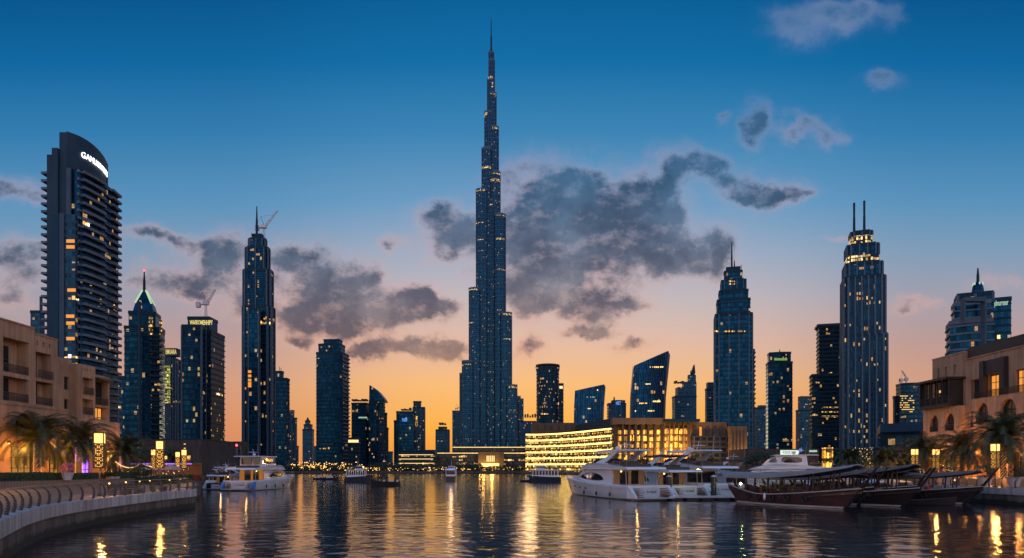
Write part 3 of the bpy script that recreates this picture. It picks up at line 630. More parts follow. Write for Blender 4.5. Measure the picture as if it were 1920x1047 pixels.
mb = MB(); D = 512; mb.box(X(308, D), X(331, D), D, D+6, Z(668, D), Z(653, D)); a.part(mb, 'sign_box', M['panel'])
lettering('EMUARA', 5, G['signy'], a.root, lambda x, y, z: (X(310, 511)+x-a.off[0], 511.6-z-a.off[1], Z(664, 511)+y-a.off[2]), 8.0, .1, .05)
a = T_('dark banded tower with a yellow sign on top and a crane above it', 430)
a.mass(rect(1.1), 341, 421, 622, 'bronze', slab=(3.4, .45, .5)); D = a.D0
a.mass(rect(.5), 341, 386, 612, 'navy', dd=-13, slab=(3.4, .3, .45), part='front_bay', fin=(11, .5, .9)); a.mass(rect(.9), 352, 408, 597, 'navy', yb=625, parapet=2, part='crown')
lettering('WAEKOMENHIPY', 4, G['signy'], a.root, lambda x, y, z: (X(355, a.D0-1)+x-a.off[0], a.D0-.4-z-a.off[1], Z(609.5, a.D0)+y-a.off[2]), 14.2, .1, .1)
crane(386, 597, 572, 404, 543, 432, 'pale luffing crane standing on the tower with the yellow sign')
a = T_('very tall stepped dark tower left of centre with a spire and a crane', 520)
a.mass(cross(.55, .1), 455, 515, 575, 'navy', slab=(3.6, .3, .5), fin=(7.5, .7, .8)); a.mass(cross(.5, .1), 456, 512, 506, 'navy', yb=577, slab=(3.6, .3, .5), fin=(7.5, .6, .8), parapet=2)
a.mass(cross(.5, .14), 460, 506, 464, 'navy', yb=508, fin=(7, .5, .8), parapet=2); a.mass(cross(.5, .14), 466, 500, 448, 'blue', yb=466, fin=(5, .5, .7), parapet=2); a.mass(rect(.6), 472, 494, 441, 'blue', yb=450, parapet=2)
a.spire(481.5, 387, 441, 1.0, .35)
a.mass(rect(.3), 466, 487, 580, 'blue', dd=-12, part='front_bay', fin=(8, .5, .7))
for y in (695, 703, 711, 717, 722):
    mb = MB(); D = a.D0-.5; mb.box(X(466, D), X(471, D), D-1, D+.3, Z(y+4.5, D), Z(y, D)); a.part(mb, 'lit_window', G['window'])
crane(495, 446, 428, 521, 395, 522, 'tall luffing crane on the very tall stepped tower beside its spire', 1.1)
a = T_('dark mid height tower tucked against the very tall stepped tower', 600); a.mass(rect(.7), 513, 543, 711, 'navy', slab=(3.5, .3, .5)); a.mass(rect(.6), 512, 532, 698, 'navy', yb=713, parapet=2)
mb = MB()
for i in range(22):
    D = a.D0-.5; mb.box(X(516.3, D), X(518.6, D), D-.6, D+.2, Z(796+i*3.1+2, D), Z(796+i*3.1, D))
a.part(mb, 'lit_stair', G['warm']); a.spire(524, 688, 698, .3); a.spire(527, 690, 698, .3)
a = T_('hazy stepped tower right of the dark mid height tower', 800); a.mass(rect(.7), 540, 552, 771, 'grey'); a.mass(rect(.7), 550, 557, 785, 'grey'); a.mass(rect(.7), 555, 560, 838, 'grey')
a = T_('distant pale tower with a small pointed spire', 1000); a.mass(cham(1), 567, 589, 806, 'pale'); a.mass(cham(1), 569.5, 586, 797, 'pale', yb=808, parapet=2); a.mass(cham(1), 572, 582, 790, 'pale', yb=799, parapet=2)
D = 1000; mb = MB(); mb.lathe([(3.6, Z(791, D)), (2.4, Z(788, D)), (.2, Z(782, D))], 8, (X(577, D), D)); a.part(mb, 'spire', M['panel'])
a = T_('low far tower behind the pale pointed tower', 1200); a.mass(rect(.7), 586, 596, 838, 'pale')
a = T_('broad dark tower with stacked flat roof and lit dots above the far shore', 640, -4)
a.mass(rect(.75), 593, 654, 662, 'navy', slab=(3.4, .35, .5)); a.mass(bow(.6, .1), 597, 647, 646, 'navy', yb=664, parapet=2, slab=(3.4, .3, .4)); a.mass(rect(.6), 607, 642, 638, 'blue', yb=648, parapet=2)
mb = MB(); D = a.D; z = 6
P = fit(rect(.75), 593, 654, 640, -4); A, B = Vector(P[1]), Vector(P[2])
while z < Z(668, D): 
    strip([tuple(A+(B-A)*.05), tuple(B)], -1.4, -.05, z, z+1.0, mb); z += 3.6
a.part(mb, 'balcony_banding', M['slab'])
a = T_('short block with a glowing top beside the broad dark tower', 620); a.mass(rect(.7), 652, 675, 823, 'bronze', slab=(3.6, .4, .6)); a.band(653, 672, 825, 830, G['goldstrip'])
a = T_('twin stepped blue tower with a pale green lit row near its top', 700, -6); a.mass(rect(.6), 659, 692, 757, 'blue', slab=(3.6, .25, .4)); a.mass(rect(.6), 681, 708, 777, 'bronze', slab=(3.6, .5, .5)); mb = MB()
for i in range(7): D = 690; mb.box(X(673.5+i*2.3, D), X(675.2+i*2.3, D), D-2.5, D-2.2, Z(785, D), Z(782.3, D))
a.part(mb, 'lit_window', G['signg']); plant_boxes(a, 660, 690, 752.5, 5, 4)
a = T_('tower with a sharp curved sail roof in the orange gap', 690, 0); a.mass(rect(.6), 692, 722, 752, 'grey', slab=(3.6, .4, .6)); D = a.D0-.6
prof = [(692, 753), (692.5, 722), (695, 723.5), (702, 728), (709, 734), (715, 741), (720, 748), (722, 753)]
mb = MB(); A = [(X(x, D), D, Z(y, D)) for x, y in prof]; mb.loft([A, [(p[0], D+17, p[2]) for p in A]]); a.part(mb, 'sail_roof', FM['blue'])
a.mass(rect(.6), 692, 708, 756, 'navy', dd=-9, part='front_bay'); a.mass(rect(1.2), 716, 726, 776, 'grey', dd=6); a.mass(rect(1.2), 722, 728.5, 804, 'grey', dd=8)
a = T_('small hazy block low in the orange gap', 1100); a.mass(rect(.7), 722, 737, 848, 'pale')
a = T_('stepped blue tower pair with a blue rooftop sign left of the tallest tower', 760, 4); a.mass(rect(.6), 743, 777, 773, 'blue', slab=(3.6, .2, .4)); a.mass(rect(.6), 738.5, 748, 790, 'blue'); plant_boxes(a, 752, 772, 770, 4, 5)
a.mass(rect(.6), 774, 797, 765, 'grey', dd=14, fin=(5, .4, .6)); a.mass(rect(.6), 775, 790, 754, 'grey', yb=768, dd=14, parapet=2)
lettering('mab', 7, G['signb'], a.root, lambda x, y, z: (X(755, 748)+x-a.off[0], 744-z-a.off[1], Z(791, 748)+y-a.off[2]), 5.6, .1, .1); a.band(779, 783, 779, 800, FM['mall'], 'lit_stair', -2)
a = T_('small distant tower with a rooftop lantern alone in the orange sky', 800); a.mass(cham(.9), 817, 843, 807, 'pale', fin=(4, .3, .4)); a.mass(cham(.9), 822, 838, 802, 'pale', yb=809, parapet=2); plant_boxes(a, 823, 837, 797, 3, 6)
a = T_('low hazy block left of the tallest tower', 1100); a.mass(rect(.7), 797, 806, 861, 'pale')
a = T_('grey tower half hidden left behind the tallest tower', 1500); a.mass(rect(.7), 848, 872, 771, 'pale')
crane(858, 771, 767, 864, 761, 1500, 'tiny crane on the grey tower left of the tallest tower', 1.3, 4)

# ---- the tallest tower: three lobed wings stepping back in a spiral round a core and a needle
D = 1251; k = D/F; x0 = X(921, D)
t = thing('skyscraper', 'tallest tower in the centre, slender stepped lobes rising to a needle', 'skyscraper', (x0, D, PZ)); o3 = tuple(t.location)
def lobe(cx, cy, r, ytop, nm, n=22, yb=None, m='tall'):
    z1 = Z(ytop, D); z0 = PZ if yb is None else Z(yb, D)
    P = [(cx+r*math.cos(2*PI*i/n+.07), cy+r*math.sin(2*PI*i/n+.07)) for i in range(n)]
    mb = MB(); mb.prism(P, z0, z1, u0=random.random()*60); mb.build(nm, [FM[m], M['roof']], t, off=o3)
    mb = MB(); z = z0+4
    Q = offs(P, .35)
    while z < z1-2: mb.prism(Q, z, z+.85, 0, 0, cap=True); z += 7.4
    mb.prism(offs(P, .5), z1-2.2, z1+1.5, 0, 0)
    for i in range(0, n, 2):
        a = 2*PI*i/n+.07; c_ = (cx+(r+.3)*math.cos(a), cy+(r+.3)*math.sin(a)); mb.tube((c_[0], c_[1], z0), (c_[0], c_[1], z1+3), .36, .36, 4)
    mb.build('steel_finning', M['fin'], t, off=o3)
wl, wr, wb = (math.cos(math.radians(207)), math.sin(math.radians(207))), (math.cos(math.radians(333)), math.sin(math.radians(333))), (0, 1)
for (off_m, r, y) in ((52.2, 11.5, 682), (40.2, 11.5, 547), (27.6, 11.5, 362), (17.4, 10, 283), (12.4, 8.5, 214), (7.3, 6, 152)):
    d = (off_m-r)/-wl[0]; lobe(x0+wl[0]*d, D+wl[1]*d, r, y, 'wing')
for (off_m, r, y) in ((47.6, 11, 726), (38, 11.5, 592), (26.8, 11.5, 408), (16.9, 10, 327), (13.7, 8.5, 242), (9.6, 7, 178), (6.4, 5.5, 115)):
    d = (off_m-r)/wr[0]; lobe(x0+wr[0]*d, D+wr[1]*d, r, y, 'wing')
for (d, r, y) in ((44, 11, 640), (31, 11, 480), (18, 11, 340), (8, 9, 250)): lobe(x0, D+d, r, y, 'wing')
lobe(x0+51, D+8, 8, 749, 'wing'); lobe(x0+46, D+28, 8, 742, 'wing'); lobe(x0-50, D+14, 9, 700, 'wing')
lobe(x0, D-9, 5.2, 380, 'core', 12); lobe(x0, D, 5, 100, 'core', 14)
mb = MB(); mb.lathe([(3.4, Z(104, D)), (3.0, Z(96, D)), (1.7, Z(92, D)), (1.5, Z(70, D)), (.9, Z(66, D)), (.7, Z(45, D)), (.3, Z(33, D))], 10, (x0, D)); mb.build('needle', M['spire'], t, off=o3)
def lit_ring(cx, cy, r, y0, y1, a0, a1):
    mb = MB(); n = 10; P = [(cx+(r+.45)*math.cos(math.radians(a0+(a1-a0)*i/n)), cy+(r+.45)*math.sin(math.radians(a0+(a1-a0)*i/n))) for i in range(n+1)]; u = random.random()*40; z0, z1 = Z(y1, D), Z(y0, D)
    for p, q in zip(P, P[1:]):
        L = math.dist(p, q); mb.face([(*p, z0), (*q, z0), (*q, z1), (*p, z1)], 0, [(u, z0), (u+L, z0), (u+L, z1), (u, z1)]); u += L
    mb.build('lit_floor', FM['crown'], t, off=o3)
WL = {52: (47, 11.5), 40: (33, 11.5), 27: (18.1, 11.5), 17: (8.3, 10), 12: (4.4, 8.5), 7: (1.5, 6)}
for (w_, off_m, r, y0, y1, a0, a1) in ((wl, 52.2, 11.5, 688, 690, 200, 300), (wl, 40.2, 11.5, 549, 551.5, 180, 290), (wl, 40.2, 11.5, 610, 612, 190, 260), (wl, 27.6, 11.5, 363, 366, 180, 300), (wl, 27.6, 11.5, 424, 426, 200, 280), (wl, 27.6, 11.5, 455, 457, 220, 290), (wl, 17.4, 10, 318, 321.5, 200, 330), (wl, 12.4, 8.5, 216, 222, 190, 250), (wl, 7.3, 6, 146, 154, 230, 310),
        (wr, 47.6, 11, 728, 731, 250, 350), (wr, 38, 11.5, 594, 597, 240, 350), (wr, 38, 11.5, 640, 642, 250, 320), (wr, 26.8, 11.5, 410, 412.5, 240, 350), (wr, 26.8, 11.5, 453, 456, 240, 320), (wr, 26.8, 11.5, 510, 512, 250, 330), (wr, 16.9, 10, 341, 346, 220, 330), (wr, 16.9, 10, 330, 332, 240, 340), (wr, 13.7, 8.5, 244, 248, 250, 340), (wr, 9.6, 7, 180, 182, 240, 330), (wr, 6.4, 5.5, 158, 168, 240, 300)):
    d = (off_m-r)/abs(w_[0]); lit_ring(x0+w_[0]*d, D+w_[1]*d, r, y0, y1, a0, a1)
D = 640
t = thing('podium', 'long low glazed podium with lit ledges at the foot of the tallest tower', 'building', (X(905, D), D, PZ)); o3 = tuple(t.location)
for (a0, a1, y, dd, nm) in ((850, 985, 838, 30, 'podium_hall'), (818, 985, 849, 0, 'podium_hall')):
    mb = MB(); mb.box(X(a0, D+dd), X(a1, D+dd), D+dd, D+dd+60, PZ, Z(y, D+dd)); mb.build(nm, FM['podium'], t, off=o3)
    mb = MB(); mb.box(X(a0, D+dd)-.5, X(a1, D+dd), D+dd-1.2, D+dd-.05, Z(y+1.6, D+dd), Z(y+.5, D+dd)); mb.build('lit_ledge', G['goldstrip'], t, off=o3)
mb = MB(); mb.box(X(897, D), X(945, D), D-7, D-.05, PZ, Z(848, D)); mb.build('entrance_block', M['brownst'], t, off=o3)
mb = MB(); mb.box(X(902, D), X(936, D), D-7.6, D-7.05, Z(875, D), Z(869.5, D)); mb.build('entrance_light', G['warm'], t, off=o3)
for i in range(5):
    mb = MB(); mb.box(X(913+i*3.2, D), X(914.8+i*3.2, D), D-7.5, D-7.05, Z(866, D), Z(855, D)); mb.build('lit_slot', G['goldstrip'], t, off=o3)
plight(t, (0, -14, 4), 9000, (1, .55, .12), 2.5, 'entrance_lamp', .08); plight(t, (9, -13, 4), 9000, (1, .55, .12), 2.5, 'entrance_lamp', .08)
a = T_('low dark block with thin lit floor lines left of the entrance podium', 620, 0, 'building', 'building'); a.mass(rect(.5), 746, 818, 846, 'podium', slab=(4.2, .8, 1.2), sm='slabd')
for y in (852.5, 860.5, 868.5): a.band(748, 812, y, y+1.0, G['goldstrip'], 'lit_ledge', -1.6)
# ---- right half
a = T_('hazy lumpy tower right behind the tallest tower', 1000, 0); a.mass(rect(.7), 976, 1008, 791, 'pale'); plant_boxes(a, 978, 1006, 783, 6, 7)
a = T_('round dotted tower with a flared ring roof right of the tallest tower', 640)
a.mass(circ(30), 1006, 1048, 692, 'bronze', slab=(3.5, .35, .45)); mb = MB(); P = fit(circ(30), 1004.5, 1049.5, 640, 0); mb.prism(P, Z(687.5, 640), Z(685, 640), 0, 0); P2 = fit(circ(30), 1009, 1045, 640, 0); mb.prism(P2, Z(694, 640), Z(687.6, 640), 0, 0); a.part(mb, 'ring_roof', M['panel'])
for p, q in zip(fit(circ(15), 1006, 1048, 640, 0), fit(circ(15), 1004.6, 1049.4, 640, 0)): mb = MB(); mb.tube((*p, Z(697, 640)), (*q, Z(687, 640)), .35, .35, 4); a.part(mb, 'ring_strut', M['panelp'])
a.mass(rect(1), 1040, 1056.5, 721, 'bronze', dd=12, slab=(3.5, .3, .4), part='annex'); a.band(1049, 1055, 724, 729, G['goldstrip'], 'lit_room', -.8)
def wedge(label, D, prof_l, apex, prof_r, depth, lits, m='stripe'):
    """curved glass slab building: front outline in columns and rows, the side wall leaning back on the right"""
    t = thing('office_building', label, 'office tower', (X((prof_l[0][0]+apex[0])/2, D), D, PZ)); o3 = tuple(t.location)
    n = 14; L = prof_l; secs = []
    yb = HY+(CZ-PZ)*F/D
    def ev(pr, f): 
        f *= len(pr)-1; i = min(int(f), len(pr)-2); f -= i; return [pr[i][j]*(1-f)+pr[i+1][j]*f for j in range(2)]
    mb = MB()
    for i in range(n):
        r = [(ev(L, i/n), ev(prof_r, i/n)), (ev(L, (i+1)/n), ev(prof_r, (i+1)/n))]
        (a, b), (c, d) = r
        for j in range(6):
            g = lambda A, B, f: (A[0]+(B[0]-A[0])*f, A[1]+(B[1]-A[1])*f)
            q = [g(a, b, j/6), g(a, b, (j+1)/6), g(c, d, (j+1)/6), g(c, d, j/6)]
            pts = [(X(x, D), D-3*math.sin(PI*(x-L[0][0])/(apex[0]-L[0][0]))*.4, Z(y, D)) for x, y in q]
            mb.face(pts, 0, [(p[0], p[2]) for p in pts])
    fr = [(X(x, D), D+.02, Z(y, D)) for x, y in L]+[(X(x, D), D+.02, Z(y, D)) for x, y in reversed(prof_r)]
    bk = [(p[0]+(depth[0] if i >= len(L) else depth[0]*.3)*max(0, 1), p[1]+depth[1], p[2]*.985) for i, p in enumerate(fr)]
    m2 = MB(); m2.loft([fr, bk]); m2.build('side_wall', M['panel'], t, off=o3)
    mb.build('glass_front', FM[m], t, off=o3)
    for (x0_, x1_, y0_, y1_, g_) in lits:
        m3 = MB(); x = x0_
        while x < x1_: 
            if random.random() < .8: m3.box(X(x, D), X(x+1.6, D), D-2.2, D-1.6, Z(y1_-random.random()*.8, D), Z(y0_, D))
            x += 2.1
        m3.build('lit_window', g_, t, off=o3)
    m4 = MB(); x = L[0][0]+2.5
    while x < apex[0]-2:
        f = (x-prof_r[-1][0])/(L[-1][0]-prof_r[-1][0]) if False else 0
        # a fin follows the slanted top edge and stands 0.8 m off the glass
        fx = (x-L[-1][0])/(prof_r[-1][0]-L[-1][0]); ytop = L[-1][1]+(prof_r[-1][1]-L[-1][1])*fx
        bx = L[0][0]+(prof_r[0][0]-L[0][0])*fx; pts = []
        for i in range(9):
            A = ev(L, i/8); B = ev(prof_r, i/8); pts.append((X(A[0]+(B[0]-A[0])*fx, D), D-1.25-1.2*math.sin(PI*fx), Z(A[1]+(B[1]-A[1])*fx, D)))
        m4.path(pts, .24, 4); x += 3.4
    m4.build('fin_cladding', M['fin'], t, off=o3)
    return t
wedge('smaller blue glass building with a slanted roof line right of the round tower', 640, [(1077.5, 882), (1076, 800), (1076.5, 760), (1078, 733)], (1131, 720), [(1130.5, 882), (1129, 800), (1130, 760), (1133, 721)], (2.6, 10), [(1100, 1113, 744.5, 746.5, G['signg']), (1115, 1121, 731, 734, G['gold']), (1099, 1106, 766, 768, G['gold'])])
wedge('larger blue glass building with a slanted roof line beside the mall', 640, [(1184, 882), (1182.5, 800), (1184, 740), (1189, 686)], (1252, 658), [(1243, 882), (1243, 800), (1245, 740), (1253, 658)], (5, 14), [(1218, 1242, 688, 690.5, G['gold']), (1209, 1219, 720, 722, G['gold']), (1223, 1236, 752, 755, G['gold']), (1212, 1227, 770, 772.5, G['gold']), (1190, 1196, 770, 773, G['gold']), (1198, 1212, 756, 758, G['gold'])])
a = T_('small round topped tower with a blue sign between the two blue glass buildings', 850); a.mass(bow(.6, .2), 1138, 1174, 757, 'pale'); a.mass(bow(.5, .2), 1146, 1172, 752, 'pale', yb=759, parapet=2); a.spire(1151.5, 745, 752, 1.2, .9)
lettering('NET', 6, G['signb'], a.root, lambda x, y, z: (X(1154, 838)+x-a.off[0], 834-z-a.off[1], Z(760, 838)+y-a.off[2]), 6, .1, .15)
a = T_('stepped pale tower climbing to a thin blade spire', 820); a.mass(rect(.6), 1260, 1306, 744, 'pale'); a.mass(rect(.6), 1266, 1306, 726, 'pale', yb=746); a.mass(rect(.6), 1279, 1306, 716, 'pale', yb=728); a.mass(rect(.6), 1289, 1305, 703, 'pale', yb=718); a.mass(rect(.6), 1294, 1303, 695, 'pale', yb=705)
mb = MB(); D = 812; mb.mesh([(X(1296, D), D, Z(700, D)), (X(1304, D), D, Z(700, D)), (X(1302.6, D), D, Z(684, D)), (X(1301.4, D), D, Z(684, D)), (X(1296, D), D+4, Z(700, D)), (X(1304, D), D+4, Z(700, D)), (X(1302.6, D), D+3, Z(684, D)), (X(1301.4, D), D+3, Z(684, D))], [(0,1,2,3),(7,6,5,4),(0,4,5,1),(1,5,6,2),(2,6,7,3),(3,7,4,0)]); a.part(mb, 'blade_spire', M['panel']); plant_boxes(a, 1264, 1282, 719, 3, 5)
a = T_('blue tower half hidden left of the stepped single spire tower', 700); a.mass(rect(.7), 1322, 1345, 730, 'pale'); a.mass(rect(.7), 1324, 1345, 717, 'pale', yb=732)
a = T_('stepped dark tower with one long thin spire and a shorter one', 540, -14)
a.mass(cross(.8, .1), 1339, 1411, 587, 'blue', slab=(3.6, .25, .4), fin=(6.5, .5, .7)); a.mass(cross(.8, .1), 1343, 1407, 560, 'blue', yb=589, slab=(3.6, .25, .4), parapet=2); a.mass(cross(.8, .12), 1347, 1403, 543, 'blue', yb=562, slab=(3.6, .25, .4), parapet=2); a.mass(cross(.8, .12), 1351, 1399, 524, 'blue', yb=545, fin=(5, .4, .6), parapet=2); a.mass(cross(.8, .12), 1357, 1392, 508, 'blue', yb=526, parapet=2); a.mass(rect(.8), 1361, 1388, 502, 'navy', yb=510, parapet=2)
a.mass(rect(2.6), 1403, 1415, 657, 'grey', slab=(3.6, .8, .9), sm='slab', part='side_wing'); a.spire(1372, 455, 503, .8, .35); a.spire(1377, 489, 503, .6, .3); a.spire(1390, 497, 505, .3)
mb = MB(); D = a.D-22
for i in range(5): mb.box(X(1366+i*3.2, D), X(1368+i*3.2, D), D, D+.4, Z(534, D), Z(526, D))
a.part(mb, 'lit_crown', FM['mall'])
for x0_, x1_ in ((1340, 1347), (1358, 1378), (1384, 1397)): a.band(x0_, x1_, 620, 624, FM['mall'], 'lit_floor', -8)
a = T_('low hazy block right of the single spire tower', 800); a.mass(rect(.7), 1412, 1442, 766, 'pale'); a.mass(rect(.7), 1420, 1441, 760, 'pale', yb=768)
a = T_('dark flat topped tower with a green lit band under its roof', 620, -12); a.mass(rect(.6), 1436, 1486, 680, 'navy', slab=(3.5, .25, .4)); a.mass(bow(.55, .08), 1439, 1483, 662, 'navy', yb=682, parapet=2); a.band(1452, 1476, 672, 676, G['green'], 'lit_band', -4); a.spire(1462, 655, 662, .6)
a = T_('pale hazy tower in the gap left of the dark wide tower', 850); a.mass(rect(.7), 1492, 1520, 770, 'pale'); a.mass(rect(.7), 1496, 1520, 743, 'pale', yb=772)
a = T_('dark wide banded tower with an overhanging flat roof beside the twin spire tower', 560, -16); a.mass(rect(.6), 1518, 1585, 702, 'bronze', slab=(3.4, .5, .5)); a.mass(rect(.7), 1531, 1585, 606, 'bronze', yb=704, slab=(3.4, .5, .5)); mb = MB(); P = fit(rect(.75), 1527, 1588, 560, -16); mb.prism(P, Z(609, 548), Z(604.5, 548), 0, 0); a.part(mb, 'roof_slab', M['panel'])
for y in (763, 770, 780): a.band(1541, 1572, y, y+3.4, FM['mall'], 'lit_floor', -6)
a = T_('tall ribbed tower with two antennas and golden lit top', 490, -19)
a.mass(cross(.8, .1), 1576, 1663.5, 625, 'tan', fin=(4.6, .8, 1.0)); a.mass(cross(.8, .1), 1577, 1660, 516, 'tan', yb=627, fin=(4.6, .8, 1.0), parapet=2); a.mass(cross(.8, .1), 1580, 1655, 490, 'blue', yb=518, fin=(4.6, .7, .9), parapet=2); a.mass(cross(.8, .12), 1584, 1648, 456, 'navy', yb=476, fin=(4.6, .7, .9), parapet=2); a.mass(cross(.8, .12), 1584, 1648, 476, 'crown', yb=492, parapet=False, part='lit_crown'); a.mass(cross(.8, .14), 1592, 1636, 433, 'navy', yb=440, fin=(4.6, .6, .8), parapet=2); a.mass(cross(.8, .14), 1592, 1636, 440, 'crown', yb=458, parapet=False, part='lit_crown')
a.spire(1601.5, 381, 440, 1.0, .8); a.spire(1620.5, 377, 438, 1.0, .8)
a = T_('low rounded glass tower with bright lit offices behind the right hotel', 560, -10); a.mass(bow(.5, .12), 1680, 1740, 720, 'pale', slab=(3.6, .3, .5)); a.mass(rect(.6), 1674, 1690, 745, 'pale', dd=6)
mb = MB()
for i in range(8):
    for kx in range(9):
        if random.random() < .45: D = a.D-24; x = 1688+kx*3; y = 742+i*4.2; mb.box(X(x, D), X(x+2.2, D), D, D+.3, Z(y+1.7, D), Z(y, D))
a.part(mb, 'lit_window', G['windowy'])
crane(1699, 719, 714, 1690.5, 695, 560, 'small crane on the low rounded glass tower by the right hotel', .9, 6)
# banded tower with a pointed cupola above the right hotel
a = T_('blue banded tower with a domed cupola and mast above the right hotel roof', 330, -26)
a.mass(bow(.8, .1), 1774, 1862, 600, 'blue', slab=(3.7, .5, 1.0), sm='slab'); a.mass(rect(.7), 1784, 1858, 565, 'blue', yb=602, slab=(3.7, .4, .8), sm='slab', parapet=2); a.mass(rect(.6), 1791, 1862, 549, 'navy', yb=567, parapet=2, fin=(6, .4, 1.2))
a.mass(rect(.6), 1852, 1896, 560, 'blue', slab=(3.7, .2, .4), part='side_tower', dd=14); D = 330
mb = MB(); c_ = (X(1833.5, D), D); mb.lathe([(2.6, Z(552, D)), (2.5, Z(545, D)), (2.2, Z(538, D)), (1.6, Z(532, D)), (.9, Z(529, D))], 12, c_); a.part(mb, 'cupola', FM['blue'])
mb = MB()
for i in range(6): q = 2*PI*i/6+.3; mb.tube((c_[0]+2.1*math.cos(q), c_[1]+2.1*math.sin(q), Z(535, D)), (c_[0]+1.9*math.cos(q), c_[1]+1.9*math.sin(q), Z(530.5, D)), .28, .28, 4)
a.part(mb, 'cupola_light', G['crown']); a.spire(1833.5, 503, 530, .75, .3)
A_, B_ = Vector(a.P[0]), Vector(a.P[1]); d_ = (B_-A_).normalized(); n_ = Vector((d_.y, -d_.x)); L_ = (B_-A_).length
lettering('jdmurreser', 4, G['signg'], a.root, lambda x, y, z: (*(A_+d_*(L_*.2+x)+n_*(.4+z)-Vector(a.off[:2])), Z(571.5, a.D0)+y-a.off[2]), L_*.66, .1, .04)
mb = MB(); D = 316
for p, q in (((1806, 566), (1846, 600)),): mb.box(X(p[0], D), X(p[0]+2, D), D-1, D+2, Z(603, D), Z(560, D)); mb.box(X(1844, D), X(1847, D), D-1, D+2, Z(660, D), Z(556, D)); mb.box(X(1808, D), X(1844, D), D-1, D+2, Z(566, D), Z(558, D))
a.part(mb, 'portal_frame', M['panelp'])

# ---- shopping halls
def slits(mb, wall, xs, z0, z1, wd, dep): pass
MP = smooth_line([(X(985, 522), 522), (X(1010, 524), 524), (X(1050, 511), 511), (X(1090, 486), 486), (X(1125, 460), 460), (X(1150, 445), 445)], 2)
t = thing('shopping_mall', 'glowing curved shopping mall with stacked lines of light behind the yachts', 'mall', (MP[0][0], MP[0][1], PZ)); o3 = tuple(t.location)
ZT = 4+64.6*520/F
mb = MB(); uu = 0.0
for a_, b_ in zip(MP, MP[1:]):
    L = math.dist(a_, b_); mb.face([(*a_, PZ), (*b_, PZ), (*b_, ZT), (*a_, ZT)], 0, [(uu, PZ), (uu+L, PZ), (uu+L, ZT), (uu, ZT)]); uu += L
mb.face([(*p, ZT-.3) for p in MP]+[(MP[-1][0]+10, MP[-1][1]+60, ZT-.3), (MP[0][0]+6, MP[0][1]+60, ZT-.3)], 1); mb.build('glazed_front', [FM['mall'], M['roof']], t, off=o3)
for i in range(6):
    z = ZT-i*4.55; mb = MB(); strip(MP, -1.5, -.03, z-1.0, z+.2, mb); mb.build('floor_edge', M['brownst'], t, off=o3)
    mb = MB(); strip(MP, -1.75, -1.52, z-.85, z+.2, mb); mb.build('light_line', G['strip'], t, off=o3)
mb = MB(); strip(MP[:5], -5, -1.8, 1.8, 8, mb)
mb = MB(); mb.box(X(998, 560), X(1082, 560), 560, 590, PZ, Z(793, 560)); mb.build('upper_hall', M['brownst'], t, off=o3)
mb = MB()
for i in range(6): x = 1007+i*13; mb.box(X(x, 560), X(x+3, 560), 559.6, 560.3, Z(806, 560), Z(797, 560))
mb.build('slit_window', M['trim'], t, off=o3)
mb = MB(); mb.prism([(X(1078, 520), 520), (X(1152, 447), 449), (X(1152, 447)+25, 500), (X(1090, 560), 560)], PZ, Z(783, 447), tops=[Z(797, 520), Z(784, 449), Z(786, 480), Z(797, 540)]); mb.build('roof_wedge', M['slabd'], t, off=o3)
D = 446
t = thing('colonnade_hall', 'brown hall with tall golden windows between square columns beside the glowing mall', 'hall', (X(1200, D), D, PZ)); o3 = tuple(t.location)
mb = MB(); mb.box(X(1152, D), X(1244, D), D+3, D+40, PZ, Z(787, D)); mb.build('wall', M['brownst'], t, off=o3)
mb = MB(); mb.box(X(1148, D), X(1246, D), D-1, D+38, Z(796, D), Z(784, D)); mb.build('fascia', M['brownst'], t, off=o3)
for x0_, x1_ in ((1170.5, 1177.5), (1182.5, 1189.5), (1194.5, 1201), (1206.5, 1213.5), (1218.5, 1226), (1230.5, 1239), (1160, 1166)):
    mb = MB(); mb.box(X(x0_, D), X(x1_, D), D+2.2, D+2.9, Z(862, D), Z(806 if x0_ > 1165 else 803, D)); mb.build('window', FM['gold'], t, off=o3)
for x0_ in (1166.5, 1178, 1190, 1201.6, 1214, 1226.7, 1239.4):
    mb = MB(); mb.box(X(x0_, D), X(x0_+3.8, D), D-.3, D+2.1, PZ, Z(796.2, D)); mb.build('column', M['conc'], t, off=o3)
D = 440
t = thing('glazed_hall', 'wide brown hall with a tall golden glass corner right of the columns', 'hall', (X(1320, D), D, PZ)); o3 = tuple(t.location)
mb = MB(); mb.box(X(1247, D), X(1366, D), D+4, D+50, PZ, Z(791, D)); mb.build('wall', M['brownst'], t, off=o3)
mb = MB(); mb.prism([(X(1246.5, D), D-2), (X(1312, D), D-1), (X(1312, D), D+30), (X(1246.5, D), D+30)], Z(791, D), Z(786, D), 0, 0); mb.build('roof_slab', M['darkbl'], t, off=o3)
for i in range(5):
    x = 1249+i*8.6; mb = MB(); mb.box(X(x, D), X(x+7, D), D+3.2, D+3.9, Z(862, D), Z(802, D)); mb.build('window', FM['gold'], t, off=o3)
    mb = MB(); mb.box(X(x+7.1, D), X(x+8.5, D), D+1.5, D+3.9, PZ, Z(795, D)); mb.build('column', M['brownst'], t, off=o3)
mb = MB(); mb.box(X(1298, D), X(1364, D), D+1, D+3.9, PZ, Z(818, D)); mb.build('dark_glazing', FM['dim'], t, off=o3)
for i in range(5):
    x = 1302+i*12.5; mb = MB(); mb.box(X(x, D), X(x+4, D), D+3.4, D+3.95, Z(817, D), Z(800, D)); mb.build('slit_window', G['window'] if i == 1 else M['trim'], t, off=o3)
mb = MB(); mb.box(X(1366, D), X(1398, D), D-3, D+40, PZ, Z(800, D)); mb.build('end_wing', M['brownst'], t, off=o3)
